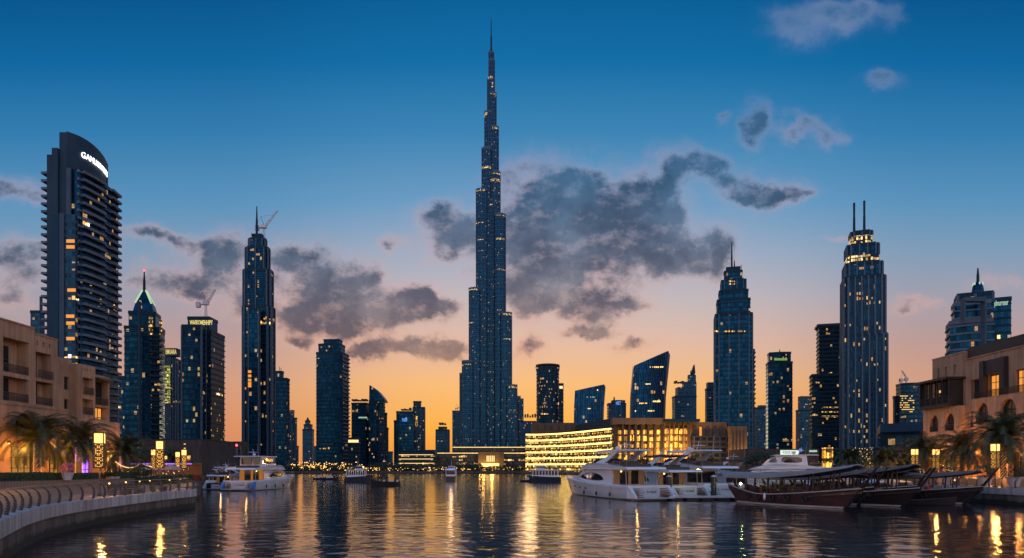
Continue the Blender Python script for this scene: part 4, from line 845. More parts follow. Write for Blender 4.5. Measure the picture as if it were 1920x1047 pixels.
for i in range(4):
    x = 1371+i*6.4; mb = MB(); mb.box(X(x, D), X(x+2.2, D), D-3.4, D-3.05, Z(852, D), Z(810, D)); mb.build('slit_window', M['trim'], t, off=o3)
for dx_, e in ((-30, 60000), (-14, 60000), (24, 30000)): plight(t, (dx_, -9, 5), e*.7, (1, .5, .12), 2.0, 'hall_lamp', .04)
# ---- low buildings of the middle distance
D = 222
t = thing('building', 'long blank dark building behind the left promenade lamps', 'building', (X(290, D), D, PZ)); o3 = tuple(t.location)
mb = MB(); mb.box(X(150, D), X(377, D), D, D+30, PZ, Z(824, D)); mb.build('wall', M['conc'], t, off=o3)
mb = MB(); mb.box(X(150, D)-.3, X(377, D)+.3, D-.3, D+30.3, Z(824, D)+.01, Z(823, D)); mb.build('parapet', M['slabd'], t, off=o3)
for x, y in ((345, 832), (345, 840)):
    mb = MB(); mb.box(X(x, D), X(x+3, D), D-.1, D+.1, Z(y+2, D), Z(y, D)); mb.build('lit_window', G['windowy'], t, off=o3)
a = T_('low concrete car park frame with open floors behind the left yacht', 362, 0, 'car_park', 'building'); a.mass(rect(.4), 358, 404, 830, 'dim', fin=(8, .5, .9), fmt='conc', slab=(3.5, .5, .7), sm='conc'); a.mass(rect(.4), 403, 462, 834, 'dim', slab=(3.5, .6, .9), sm='conc', fin=(9, .4, .9), fmt='conc', dd=4); mb = MB(); mb.box(X(436, 362), X(453, 362), 362, 372, Z(836, 362), Z(828, 362)); a.part(mb, 'stair_head', M['conc'])
a = T_('grey block low at the left between hotel and pointed tower', 480); a.mass(rect(.6), 222, 236, 708, 'navy')
D = 215
t = thing('pavilion', 'low dark blue glass pavilion with a thick roof left of the right hotel', 'building', (X(1700, D), D, PZ)); o3 = tuple(t.location)
mb = MB(); mb.prism([(X(1650, D), D), (X(1765, D), D-18), (X(1765, D)+10, D+20), (X(1650, D+30), D+30)], PZ, Z(812, D)); mb.build('glazed_wall', [FM['bluewall'], M['roof']], t, off=o3)
mb = MB(); mb.prism([(X(1644, D), D-2), (X(1768, D), D-22), (X(1768, D)+12, D+20), (X(1644, D+32), D+32)], Z(811.9, D), Z(796, D), 0, 0); mb.build('roof', M['darkbl'], t, off=o3)
D = 330
t = thing('building', 'low pale wall building with a glowing billboard behind the marina', 'building', (X(1470, D), D, PZ)); o3 = tuple(t.location)
mb = MB(); mb.box(X(1398, D), X(1535, D), D, D+25, PZ, Z(842, D)); mb.build('wall', M['conc'], t, off=o3)
mb = MB(); mb.box(X(1463, D), X(1497, D), D-.6, D-.1, Z(856, D), Z(844.5, D)); mb.build('billboard', G['screen'], t, off=o3)
lettering('W3AKR.WAY', 2.2, M['leaf'], t, lambda x, y, z: (X(1466, D)+x-o3[0], D-.66-z-o3[1], Z(851.5, D)+y-o3[2]), 6.8, .02)
mb = MB(); mb.box(X(1517, D), X(1531, D), D-.6, D-.1, Z(848, D), Z(844.5, D)); mb.build('small_sign', G['signg'], t, off=o3)
mb = MB(); mb.box(X(1498, D), X(1503, D), D-.6, D-.1, Z(847, D), Z(842, D)); mb.build('blue_sign', G['signb'], t, off=o3)
mb = MB(); mb.box(X(1541, D), X(1551, D), D-6, D, PZ, Z(840, D)); mb.build('lit_kiosk', FM['gold'], t, off=o3)
# ------------------------------------------------------------------ waterfront hotels
TZ = 2.65
class Hotel:
    def __init__(s, label, loc, dirv):
        s.t = thing('hotel', label, 'hotel', loc); s.o = tuple(loc); s.d = Vector(dirv); s.n = Vector((s.d.y, -s.d.x)); s.pair = None
    def P(s, q, dep, z):
        """point at distance q along the front, dep metres in front (+) of the base line"""
        p = s.d*q+s.n*dep; return (p.x, p.y, z)
    def build(s, mb, name, m, parent=None): return mb.build(name, m, parent or s.t)
    def block(s, q0, q1, z0, z1, dep, back, ops=(), name='wall', m='stucco', rec=1.0):
        """wall front with real openings [q0,q1,z0,z1,arch,recess], closed sides and top"""
        mb = MB()
        qs = sorted({q0, q1}|{o[0] for o in ops}|{o[1] for o in ops}); zs = sorted({z0, z1}|{o[2] for o in ops}|{o[3] for o in ops})
        ins = lambda a, b: any(o[0] < a < o[1] and o[2] < b < o[3] for o in ops)
        for a, b in zip(qs, qs[1:]):
            for c, d in zip(zs, zs[1:]):
                if not ins((a+b)/2, (c+d)/2): mb.face([s.P(a, dep, c), s.P(b, dep, c), s.P(b, dep, d), s.P(a, dep, d)])
        for o in ops:
            a, b, c, d = o[:4]; arch = len(o) > 4 and o[4]; r = o[5] if len(o) > 5 else rec
            e = dep-r
            mb.face([s.P(a, dep, c), s.P(a, e, c), s.P(a, e, d), s.P(a, dep, d)]); mb.face([s.P(b, e, c), s.P(b, dep, c), s.P(b, dep, d), s.P(b, e, d)])
            mb.face([s.P(a, e, c), s.P(a, dep, c), s.P(b, dep, c), s.P(b, e, c)]); mb.face([s.P(a, e, d), s.P(b, e, d), s.P(b, e, c), s.P(a, e, c)])
            if not arch: mb.face([s.P(a, dep, d), s.P(a, e, d), s.P(b, e, d), s.P(b, dep, d)])
            else:
                h = (b-a)/2; mid = (a+b)/2; rise = min(h*1.15, (d-c)*.6); n = 12
                A = [(mid-h*math.cos(PI*i/n), d-rise+rise*math.sin(PI*i/n)) for i in range(n+1)]
                for (qa, za), (qb, zb) in zip(A, A[1:]):
                    mb.face([s.P(qa, dep, za), s.P(qb, dep, zb), s.P(qb, dep, d), s.P(qa, dep, d)]); mb.face([s.P(qa, dep, za), s.P(qa, e, za), s.P(qb, e, zb), s.P(qb, dep, zb)])
        for q in (q0, q1): mb.face([s.P(q, dep, z0), s.P(q, back, z0), s.P(q, back, z1), s.P(q, dep, z1)])
        mb.face([s.P(q0, dep, z1), s.P(q1, dep, z1), s.P(q1, back, z1), s.P(q0, back, z1)])
        return s.build(mb, name, M[m])
    def slab(s, q0, q1, z0, z1, d0, d1, name, m, parent=None):
        mb = MB(); P = [s.P(q, d, z) for z in (z0, z1) for q, d in ((q0, d0), (q1, d0), (q1, d1), (q0, d1))]
        mb.mesh(P, [(0,1,2,3),(4,5,6,7),(0,1,5,4),(1,2,6,5),(2,3,7,6),(3,0,4,7)]); return s.build(mb, name, m if not isinstance(m, str) else M[m], parent)
    def window(s, q0, q1, z0, z1, dep, nq=2, nz=2, glass=None, lab=None, fw=.09):
        mb = MB()
        def bar(a, b, c, d): 
            P = [s.P(q, e, z) for z in (c, d) for q, e in ((a, dep), (b, dep), (b, dep+.1), (a, dep+.1))]
            mb.mesh(P, [(0,1,2,3),(4,5,6,7),(0,1,5,4),(1,2,6,5),(2,3,7,6),(3,0,4,7)])
        for i in range(nq+1): q = q0+(q1-q0-fw)*i/nq; bar(q, q+fw, z0, z1)
        for i in range(nz+1): z = z0+(z1-z0-fw)*i/nz; bar(q0+fw, q1-fw, z, z+fw)
        f = s.build(mb, 'window', M['trim'])
        if lab: f['label'] = lab
        g = MB(); g.face([s.P(q0, dep+.04, z0), s.P(q1, dep+.04, z0), s.P(q1, dep+.04, z1), s.P(q0, dep+.04, z1)])
        s.build(g, 'pane', glass or M['dglass'], f); return f
    def rail(s, q0, q1, z, dep, h=1.05, ret=0.0):
        mb = MB()
        def bar(a, b, c, d, e0, e1):
            P = [s.P(q, e, zz) for zz in (c, d) for q, e in ((a, e0), (b, e0), (b, e1), (a, e1))]
            mb.mesh(P, [(0,1,2,3),(4,5,6,7),(0,1,5,4),(1,2,6,5),(2,3,7,6),(3,0,4,7)])
        bar(q0, q1, z+h-.07, z+h, dep-.03, dep+.03); bar(q0, q1, z+.05, z+.1, dep-.02, dep+.02); bar(q0, q1, z+h*.55, z+h*.55+.03, dep-.02, dep+.02)
        n = int((q1-q0)/.13)
        for i in range(n+1): q = q0+(q1-q0-.04)*i/n; bar(q, q+.035, z+.1, z+h-.07, dep-.017, dep+.017)
        if ret:
            for q in (q0, q1-.05): bar(q, q+.05, z, z+h, dep-ret, dep-.04)
        s.build(mb, 'balcony_rail', M['trim'])
h = Hotel('sand coloured stucco hotel with recessed balconies on the left promenade', (-60, 80, PZ), (0, 1)); PZo = PZ
R = lambda z: z-PZ                                   # heights in the hotel's own frame
Y = lambda y: y-80
def opn(y0, y1, z0, z1, arch=False, rec=1.0): return (Y(y0), Y(y1), R(z0), R(z1), arch, rec)
b1 = [opn(80.5, 84.8, 15.5, 19.6, False, 1.5), opn(80.5, 84.8, 12.1, 15.0, False, 1.5), opn(74.5, 78.8, 15.5, 19.6, False, 1.5), opn(74.5, 78.8, 12.1, 15.0, False, 1.5)]
h.block(Y(60), Y(85.8), R(11.9), R(21.5), 0, -24, b1)
h.block(Y(85.83), Y(90.2), R(11.9), R(20.9), -.05, -24, [opn(86.1, 89.0, 15.5, 18.8, False, 1.3), opn(86.1, 89.3, 12.1, 15.1, False, 1.3)]+[opn(86.2+i*1.15, 86.55+i*1.15, 19.6, 20.2, False, .25) for i in range(3)])
h.block(Y(90.2), Y(95.5), R(10), R(19.2), -1.6, -24, [opn(93.9, 94.9, 14.9, 16.7, False, .4), opn(93.9, 94.9, 11.6, 13.6, False, .4)])
h.block(Y(95.0), Y(98.3), R(10.6), R(18.6), 0, -22, [opn(95.4, 97.7, 14.4, 16.8, False, 1.1), opn(95.4, 97.7, 11.6, 13.8, False, 1.1)]+[opn(95.2+i*.6, 95.38+i*.6, 17.7, 18.1, False, .2) for i in range(5)])
h.block(Y(98.3), Y(102.2), R(10.6), R(17.6), -.25, -22, [opn(98.6, 101.7, 13.3, 16.8, False, 1.0), opn(98.6, 101.7, 11.2, 13.0, False, 1.0)])
h.block(Y(60), Y(90.7), R(TZ-1), R(11.9), 1.0, -.02, [opn(81.1, 84.1, 8.2, 10.7, True, .5), opn(80.2, 84.6, 2.75, 6.7, False, .8), opn(87.0, 89.9, 2.75, 6.7, False, .9), opn(74, 78, 2.75, 6.7, False, .8)], name='ground_storey')
h.block(Y(90.73), Y(103.5), R(TZ-1), R(10.9), .55, -1.7, [opn(91.5, 93.2, 2.75, 6.4, False, .6), opn(94.4, 97.0, 2.75, 6.2, False, .8), opn(98.2, 99.4, 2.75, 6.2, False, .6), opn(100.4, 102.8, 2.75, 6.4, False, .8)], name='ground_storey')
for y0, y1, z0, z1, nq, nz in ((80.6, 83.2, 15.55, 18.9, 3, 2), (80.6, 83.2, 12.15, 14.9, 3, 1), (86.2, 87.9, 15.55, 18.7, 2, 2), (86.2, 88.0, 12.15, 15.0, 2, 1), (74.6, 77.2, 15.55, 18.9, 3, 2), (74.6, 77.2, 12.15, 14.9, 3, 1), (95.5, 96.9, 14.45, 16.7, 2, 1), (95.5, 96.9, 11.65, 13.7, 2, 1)):
    h.window(Y(y0), Y(y1), R(z0), R(z1), -1.45 if y0 < 86 else (-1.3 if y0 < 94 else -1.05), nq, nz)
for y0, z0, z1 in ((93.95, 14.95, 16.65), (93.95, 11.65, 13.55)): h.window(Y(y0), Y(y0+.9), R(z0), R(z1), -1.95, 1, 2)
h.window(Y(98.65), Y(101.65), R(13.35), R(16.75), -1.2, 4, 2); h.window(Y(98.65), Y(101.65), R(11.25), R(12.95), -1.2, 3, 1, G['window'], 'lit window beneath the timber bay')
h.window(Y(81.15), Y(84.05), R(8.25), R(10.65), .55, 3, 2)
h.window(Y(80.3), Y(84.5), R(2.75), R(6.65), .3, 4, 3, G['shop'], 'dim amber lit shop window'); h.window(Y(74.1), Y(77.9), R(2.75), R(6.65), .3, 4, 3, G['shop'], 'dim amber lit shop window')
h.window(Y(87.1), Y(88.1), R(2.75), R(6.5), .2, 2, 4, G['windowy'], 'tall glowing yellow glass door'); h.window(Y(88.2), Y(89.8), R(2.75), R(6.5), .2, 2, 3, G['shop'])
h.window(Y(91.6), Y(93.1), R(2.75), R(6.3), .0, 2, 3); h.window(Y(94.5), Y(96.9), R(2.75), R(6.1), -.15, 3, 3, G['violet'], 'doorway glowing violet'); h.window(Y(98.3), Y(99.3), R(2.75), R(6.1), .0, 1, 3, G['windowy']); h.window(Y(100.5), Y(102.7), R(2.75), R(6.3), -.15, 3, 3, G['windowy'])
for q0, q1, z, d in ((80.5, 84.8, 15.5, -.05), (80.5, 84.8, 12.1, -.05), (86.1, 89.0, 15.5, .25), (86.1, 89.3, 12.1, -.1), (95.4, 97.7, 14.4, .2), (95.4, 97.7, 11.6, .1), (74.5, 78.8, 15.5, -.05), (74.5, 78.8, 12.1, -.05), (98.6, 101.7, 13.3, -.1)):
    h.rail(Y(q0)+.03, Y(q1)-.03, R(z), d)
h.slab(Y(98.4), Y(102), R(16.85), R(17.15), -.2, .5, 'timber_canopy', 'trim')
h.slab(Y(60), Y(85.75), R(21.5), R(21.72), -.6, .12, 'coping', 'stuccod'); h.slab(Y(85.9), Y(90.2), R(20.9), R(21.1), -.6, .06, 'coping', 'stuccod')
h.slab(Y(60), Y(90.8), R(11.5), R(11.75), 1.0, 1.12, 'cornice', 'stuccod')
# warm downlights along the ground storey, each with its fitting
for y, d, z, e in ((79.4, 2.0, 6.9, 260), (82.4, 2.1, 7.1, 340), (85.6, 2.0, 6.9, 380), (88.6, 2.0, 7.1, 320), (90.4, 1.9, 6.4, 240), (93.8, 1.4, 6.6, 80), (97.6, 1.4, 6.5, 120), (99.9, 1.4, 6.5, 200), (103, 1.6, 6.5, 220), (76.4, 2, 7, 260)):
    mb = MB(); p = h.P(Y(y), d-.5, R(z)); mb.box(p[0]-.12, p[0]+.12, p[1]-.12, p[1]+.12, p[2]+.10, p[2]+.35); o = h.build(mb, 'wall_lamp', M['trim'])
    mb = MB(); mb.ell((p[0], p[1], p[2]+.02), (.10, .10, .08), 8, 5); h.build(mb, 'bulb', G['warm'], o)
    plight(o, (p[0]+h.n.x*1.1, p[1], p[2]-.25), e*1.5, (1, .40, .085), .3)
r = Hotel('brown stucco hotel with arched windows and a dark timber bay on the right quay', (75, 110, PZ), (0, -1))
Y = lambda y: 110-y
def opr(y0, y1, z0, z1, arch=False, rec=.7): return (Y(y1), Y(y0), R(z0), R(z1), arch, rec)
r.block(Y(121.8), Y(113.2), R(14.4), R(23.3), 0, -24, [opr(c-.3, c+.3, 19.9, 21.6, False, .3) for c in (120.1, 118.0, 115.7)], m='stuccod')
r.block(Y(113.17), Y(90), R(10), R(22.1), -.1, -24, [opr(109.2, 111.7, 15.3, 18.5), opr(104.3, 107.6, 15.2, 18.7, False, .5), opr(99, 101.8, 15.2, 18.7, False, .5), opr(110.3, 111.6, 10.8, 13.4, False, .4)], m='stuccod')
r.slab(Y(113.1), Y(90), R(22.12), R(23.9), -22, -.5, 'roof_screen', 'trim'); r.slab(Y(113.12), Y(90), R(21.95), R(22.11), -1, .1, 'coping', 'stucco')
r.slab(Y(121.8), Y(113.2), R(23.3), R(23.5), -1, .1, 'coping', 'stucco')
r.block(Y(122.2), Y(112.3), R(TZ-1), R(14.4), 1.4, -24, [opr(118, 120.4, 10.4, 13.4, True, .7), opr(113.7, 116.2, 10.4, 13.4, True, .7), opr(113.6, 116.4, 2.75, 6.6), opr(118, 121, 2.75, 6.6)], name='ground_storey')
r.block(Y(112.27), Y(109.6), R(TZ-1), R(9.99), .1, -24, [opr(110.2, 111.8, 2.75, 6.4)], name='ground_storey')
r.block(Y(109.57), Y(90), R(TZ-1), R(15.0), 1.0, -.12, [opr(106.1, 109.0, 11.2, 14.4, True, .7), opr(100.2, 103.6, 11.2, 14.5, True, .7), opr(98.2, 101.8, 2.75, 6.6, False, .9), opr(104.5, 107.5, 2.75, 6.4, False, .8)], name='ground_storey')
r.slab(Y(122.2), Y(112.9), R(18.9), R(19.25), 0, 3.2, 'oriel_roof', 'trim'); r.slab(Y(121.6), Y(113.4), R(14.42), R(14.9), .02, 2.5, 'oriel_sill', 'trim')
for i in range(6):
    q = Y(121.6)+i*(8.0/5); r.slab(q, q+.22, R(14.9), R(18.9), 2.2, 2.45, 'oriel_post', 'trim')
r.window(Y(121.3), Y(113.6), R(14.9), R(18.85), 1.9, 6, 2); r.window(Y(116.6), Y(115.9), R(16.8), R(17.4), 2.06, 1, 1, G['windowy'], 'small lit lamp in the timber bay'); r.rail(Y(121.6), Y(113.4), R(14.9), 2.4, 1.3)
for y in (113.5, 121.45): r.slab(Y(y)-.05, Y(y)+.05, R(14.9), R(18.9), 0, 2.2, 'oriel_cheek', 'trim')
r.window(Y(111.6), Y(109.3), R(15.35), R(18.4), -.75, 2, 2); r.window(Y(107.5), Y(104.4), R(15.25), R(18.6), -.55, 3, 3, G['window'], 'large lit orange window'); r.window(Y(101.7), Y(99.1), R(15.25), R(18.6), -.55, 3, 3, G['window'], 'lit orange window near the picture edge'); r.window(Y(111.55), Y(110.35), R(10.85), R(13.35), -.45, 1, 2)
for y0, y1 in ((107.7, 108.6), (103.2, 104.2)): r.slab(Y(y1), Y(y0), R(15.1), R(21.0), -.08, .7, 'window_surround', 'trim')
r.slab(Y(107.68), Y(104.22), R(18.8), R(21.0), -.08, .45, 'window_surround', 'trim')
r.window(Y(120.3), Y(118.1), R(10.45), R(13.3), .75, 2, 2); r.window(Y(116.1), Y(113.8), R(10.45), R(13.3), .75, 2, 2); r.window(Y(108.9), Y(106.2), R(11.25), R(14.3), .35, 2, 2); r.window(Y(103.5), Y(100.3), R(11.25), R(14.4), .35, 2, 2)
for y0, y1, z in ((118, 120.4, 10.4), (113.7, 116.2, 10.4)): r.rail(Y(y1)+.02, Y(y0)-.02, R(z), 1.3)
for y0, y1, z in ((106.1, 109, 11.2), (100.2, 103.6, 11.2)): r.rail(Y(y1)+.02, Y(y0)-.02, R(z), .9)
r.rail(Y(109.4), Y(92), R(15.0), .95, 1.2); r.slab(Y(109.55), Y(92), R(15.01), R(15.15), -.08, 1.05, 'balcony_floor', 'stuccod'); r.rail(Y(111.6), Y(110.3), R(10.8), .02)
r.window(Y(101.7), Y(98.3), R(2.75), R(6.5), .15, 3, 3); r.window(Y(107.4), Y(104.6), R(2.75), R(6.3), .25, 2, 3); r.window(Y(116.3), Y(113.7), R(2.75), R(6.5), .75, 3, 3, G['windowy']); r.window(Y(120.9), Y(118.1), R(2.75), R(6.5), .75, 3, 3); r.window(Y(111.7), Y(110.3), R(2.75), R(6.3), -.55, 1, 2, G['window'])
r.slab(Y(104.3), Y(101.9), R(6.8), R(7.5), 1.05, 2.8, 'awning', 'canvasd')
for y, d, z, e in ((97, 1.9, 6.9, 300), (102.9, 1.7, 6.4, 420), (106.0, 1.7, 6.6, 200), (109.2, 1.7, 6.6, 380), (112.6, 2.0, 6.5, 300), (117.2, 2.2, 6.7, 420), (121.6, 2.2, 6.6, 320)):
    mb = MB(); p = r.P(Y(y), d-.4, R(z)); mb.box(p[0]-.12, p[0]+.12, p[1]-.12, p[1]+.12, p[2]+.10, p[2]+.35); o = r.build(mb, 'wall_lamp', M['trim'])
    mb = MB(); mb.ell((p[0], p[1], p[2]+.02), (.10, .10, .08), 8, 5); r.build(mb, 'bulb', G['warm'], o)
    plight(o, (p[0]+r.n.x*1.1, p[1], p[2]-.25), e*2.0, (1, .40, .085), .3)
g = MB(); g.box(-84, -52.5, 56, 104, PZ+.006, TZ); tag(g.build('terrace', pm), kind='structure')
g = MB(); g.box(64.6, 98, 88, 124, PZ+.006, TZ); tag(g.build('terrace', pm), kind='structure')

# ------------------------------------------------------------------ planting
def leafball(mb, c, r, n, s, flat=1.0):
    for _ in range(n):
        u_, v_ = random.uniform(-1, 1), random.uniform(0, 2*PI); q = math.sqrt(1-u_*u_); rr = random.uniform(.55, 1)**.6
        p = Vector((c[0]+r[0]*rr*q*math.cos(v_), c[1]+r[1]*rr*q*math.sin(v_), c[2]+r[2]*rr*u_))
        a = Vector((random.gauss(0, 1), random.gauss(0, 1), random.gauss(0, 1)*flat)).normalized()*s*random.uniform(.6, 1.3); b_ = a.orthogonal().normalized()*s*random.uniform(.3, .6)
        mb.face([p-a, p+b_, p+a, p-b_])
def hedge(x0, x1, y0, y1, z0, z1, label, grp='clipped hedges along the promenade'):
    t = thing('hedge', label, 'hedge', ((x0+x1)/2, (y0+y1)/2, z0), 0, grp); mb = MB(); w2, d2, hh = (x1-x0)/2, (y1-y0)/2, z1-z0
    mb.box(-w2*.93, w2*.93, -d2*.93, d2*.93, 0, hh*.93)
    n = int(70*(w2*d2*4*.4+hh*(w2+d2)))+60
    for _ in range(n):
        f = random.random(); 
        if f < .45: p = Vector((random.uniform(-w2, w2), random.uniform(-d2, d2), hh*random.uniform(.92, 1.04)))
        else: p = Vector((random.choice((-w2, w2))*random.uniform(.95, 1.03), random.uniform(-d2, d2), random.uniform(0, hh))) if f < .75 else Vector((random.uniform(-w2, w2), random.choice((-d2, d2))*random.uniform(.95, 1.03), random.uniform(0, hh)))
        a = Vector((random.gauss(0, 1), random.gauss(0, 1), random.gauss(0, 1))).normalized()*.14; b_ = a.orthogonal().normalized()*.07; mb.face([p-a, p+b_, p+a, p-b_])
    mb.build('foliage', M['grass'], t); return t
hedge(-55.4, -53.2, 70, 80.5, TZ, TZ+.85, 'long dark hedge in front of the left hotel door')
hedge(-55.2, -53.0, 82.2, 88.5, TZ, TZ+.75, 'dark hedge between the two light wound palms on the left')
hedge(-55, -53.1, 91.5, 99, TZ, TZ+.8, 'dark hedge left of the tall near lantern')
hedge(-53, -49.5, 95, 101, PZ, PZ+1.1, 'dense hedge near the rail between the lantern posts')
hedge(-56, -52.6, 106, 113, PZ, PZ+1.2, 'dense hedge near the end of the left promenade')
def palm_proto(name, label, h, L, n, beads, seed, bm='bead', cat='palm tree'):
    rnd = random.Random(seed); t = thing(name, label, cat)
    mb = MB(); prof = []; N = 26
    for i in range(N+1):
        z = h*i/N; r_ = .34*(1-.25*i/N)+(.10 if i == 0 else 0)+(.12 if i > N-3 else 0); prof += [(r_+.035, z), (r_-.02, z+h/N*.55)]
    mb.lathe(prof[:-1], 12); mb.build('trunk', M['bark'], t)
    mb = MB()
    for i in range(n):
        f = i/n; az = i*2.399+rnd.uniform(-.2, .2); el_ = math.radians(82-118*f+rnd.uniform(-8, 8)); l = L*rnd.uniform(.85, 1.08)*(1 if f < .8 else .8)
        d = Vector((math.cos(az), math.sin(az), 0)); pts = []; p = Vector((0, 0, h+.1))+d*.2; e = el_; st = l/11
        for k in range(12):
            pts.append(p.copy()); p = p+d*math.cos(e)*st+Vector((0, 0, math.sin(e)*st)); e -= math.radians(5.0+k*1.15)*(1.05-.3*f)
        sd = Vector((-d.y, d.x, 0))
        for k in range(11):
            q0, q1 = pts[k], pts[k+1]; wv = .035*(1-k/12)
            mb.face([q0-sd*wv, q0+sd*wv, q1+sd*wv*.9, q1-sd*wv*.9])
            if k < 1: continue
            tg = (q1-q0).normalized(); up = sd.cross(tg)*-1
            for j in range(4):
                b0 = q0+(q1-q0)*(j/4); ll = .70*(1-((k-4)/9.5)**2)*rnd.uniform(.8, 1.1)*(L/3.8)
                for s_ in (1, -1):
                    tip = b0+(sd*s_*.78+tg*.62+Vector((0, 0, -.25-.2*rnd.random()))+up*.1).normalized()*ll
                    w_ = tg*.048; mb.face([b0-w_, b0+w_, tip])
    mb.build('crown', M['palm'], t)
    mb = MB()
    for i in range(14):
        a_ = i*2.4; mb.tube((.25*math.cos(a_), .25*math.sin(a_), h-.5), (.5*math.cos(a_), .5*math.sin(a_), h-.1+.3*(i % 3)), .07, .03, 5)
    mb.build('leaf_base', M['bark'], t)
    plight(t, (1.1, -.9, .35), 150, (1, .42, .10), .12, 'palm_uplight')
    if beads:
        mb = MB(); nb = beads
        for i in range(nb):
            f = i/nb; a_ = i*.82; z = .25+f*(h-.9); r_ = .40*(1-.25*z/h)+.03; c = (r_*math.cos(a_), r_*math.sin(a_), z)
            mb.ell(c, (.036, .036, .036), 4, 2)
        tag(mb.build('string_lights', G[bm], t), kind='stuff')
    return t
p0 = palm_proto('palm_tree', 'date palm wound with lights nearest the left hotel', 4.9, 5.6, 92, 230, 3)
p0.location = (X(70, 82), 82, TZ); p0['group'] = 'date palms on the promenades'
p1 = palm_proto('palm_tree', 'date palm wound with violet and amber lights, second from the left', 4.8, 5.0, 84, 230, 5); p1.location = (X(148, 88), 88, TZ); p1['group'] = 'date palms on the promenades'
mb = MB()
for i in range(46):
    a_ = i*1.3; z = 2.2+i*.045; mb.ell((.45*math.cos(a_), .45*math.sin(a_), z), (.04, .04, .04), 4, 2)
tag(mb.build('violet_lights', G['beadp'], p1), kind='stuff')
p2 = palm_proto('palm_tree', 'plain dark date palm', 4.2, 5.0, 84, 0, 9); p2.location = (X(1805, 100), 100, TZ); p2['label'] = 'date palm lit from below between two lanterns at the right hotel'; p2['group'] = 'date palms on the promenades'
for src, px, D, z, lab, rz, sc in ((p1, 231, 98, PZ, 'date palm third from the left, behind the tall near lantern', 1.1, .96), (p0, 1881, 88, TZ, 'tall date palm wound with lights right of the largest right lantern', 2.0, 1.08),
        (p2, 1738, 112, TZ, 'date palm in front of the arched corner of the right hotel', .7, 1.0), (p2, 1660, 128, PZ, 'dim date palm left of the right hotel beside the pavilion', 2.4, .95),
        (p2, 1592, 140, PZ, 'dim date palm behind the first dhow canopy', 4.0, .95), (p2, 1700, 132, PZ, 'dim date palm before the dark blue pavilion', 5.1, .9), (p2, 262, 128, PZ, 'dim date palm behind the tiny left lanterns', 3.1, .92), (p2, 330, 135, PZ, 'dim date palm behind the last left lanterns', .3, .88), (p2, 1770, 118, TZ, 'date palm left of the dark palm, against the arched corner', 1.9, .9)):
    dup(src, (X(px, D), D, z), rz, lab, sc)
def leafy(label, x, y, h, r_, n, s=.22, grp=None, lights=0):
    t = thing('tree', label, 'tree', (x, y, PZ), random.uniform(0, 6), grp); mb = MB(); mb.tube((0, 0, 0), (.1, 0, h*.55), .16*h/5, .09*h/5, 7)
    for i in range(5): a_ = i*1.3; mb.tube((.05, 0, h*.4), (r_*.5*math.cos(a_), r_*.5*math.sin(a_), h*.72), .07*h/5, .03, 5)
    mb.build('trunk', M['bark'], t); mb = MB()
    for i in range(9): a_ = i*2.4; q = r_*random.uniform(.25, .75); leafball(mb, (q*math.cos(a_), q*math.sin(a_), h*random.uniform(.6, .92)), (r_*.5, r_*.5, h*.17), n//9, s)
    mb.build('crown', M['leaf'], t)
    if lights:
        mb = MB()
        for i in range(lights):
            a_, z = random.uniform(0, 6.28), random.uniform(.5, 1.05)*h; q = r_*random.uniform(.3, 1); mb.ell((q*math.cos(a_), q*math.sin(a_), z), (.1, .1, .1), 4, 2)
        tag(mb.build('string_lights', G['gold'], t), kind='stuff')
    return t
leafy('broadleaf tree hung with golden lights behind the dhows', X(1621, 150), 150, 6.6, 2.6, 900, .2, None, 60)
for i, (px, D, hh, lab) in enumerate(((1262, 330, 8, 'dark tree at the mall corner behind the second yacht'), (1282, 320, 7, 'dark tree right of the golden glass corner'), (1303, 330, 8.5, 'dark tree left of the glazed dark hall front'), (1330, 335, 8, 'dark tree before the glazed dark hall front'), (1408, 300, 8, 'dark tree at the left end of the billboard building'), (1428, 290, 9, 'dark tree between the end wing and the billboard'), (1446, 296, 8, 'dark tree just left of the glowing billboard'))):
    x = X(px, D)
    leafy(lab, x, D if x > 78 else max(D, 405), hh*(1 if x > 78 else 1.1), hh*.5, 500, .4, 'dark trees in front of the halls')
g = MB()
for i in range(260):
    px = random.uniform(470, 1000); D = random.uniform(577, 612); hh = random.uniform(2.5, 5.2)*(1.5 if 690 < px < 760 or 800 < px < 900 else 1)
    leafball(g, (X(px, D), D, PZ+hh*.55), (random.uniform(2.5, 6), 3, hh*.6), 26, 1.0)
tag(g.build('far_shore_shrubs', M['leaf']), 'dark line of shrubs and trees along the far shore', 'shrubs', kind='stuff')
g = MB()
for i in range(620):
    px = random.choice((random.uniform(545, 735), random.uniform(560, 660), random.uniform(735, 1000))); D = random.uniform(574, 640) if px > 640 else random.uniform(574, 680)
    z = PZ+random.uniform(.6, 3.2)+(random.random()**2*6 if px < 680 else 0); s_ = random.uniform(.16, .42); g.ell((X(px, D), D-1, z), (s_, s_, s_), 5, 3)
tag(g.build('far_shore_lights', G['shore']), 'swarm of tiny warm lights along the far shore', 'lights', kind='stuff')

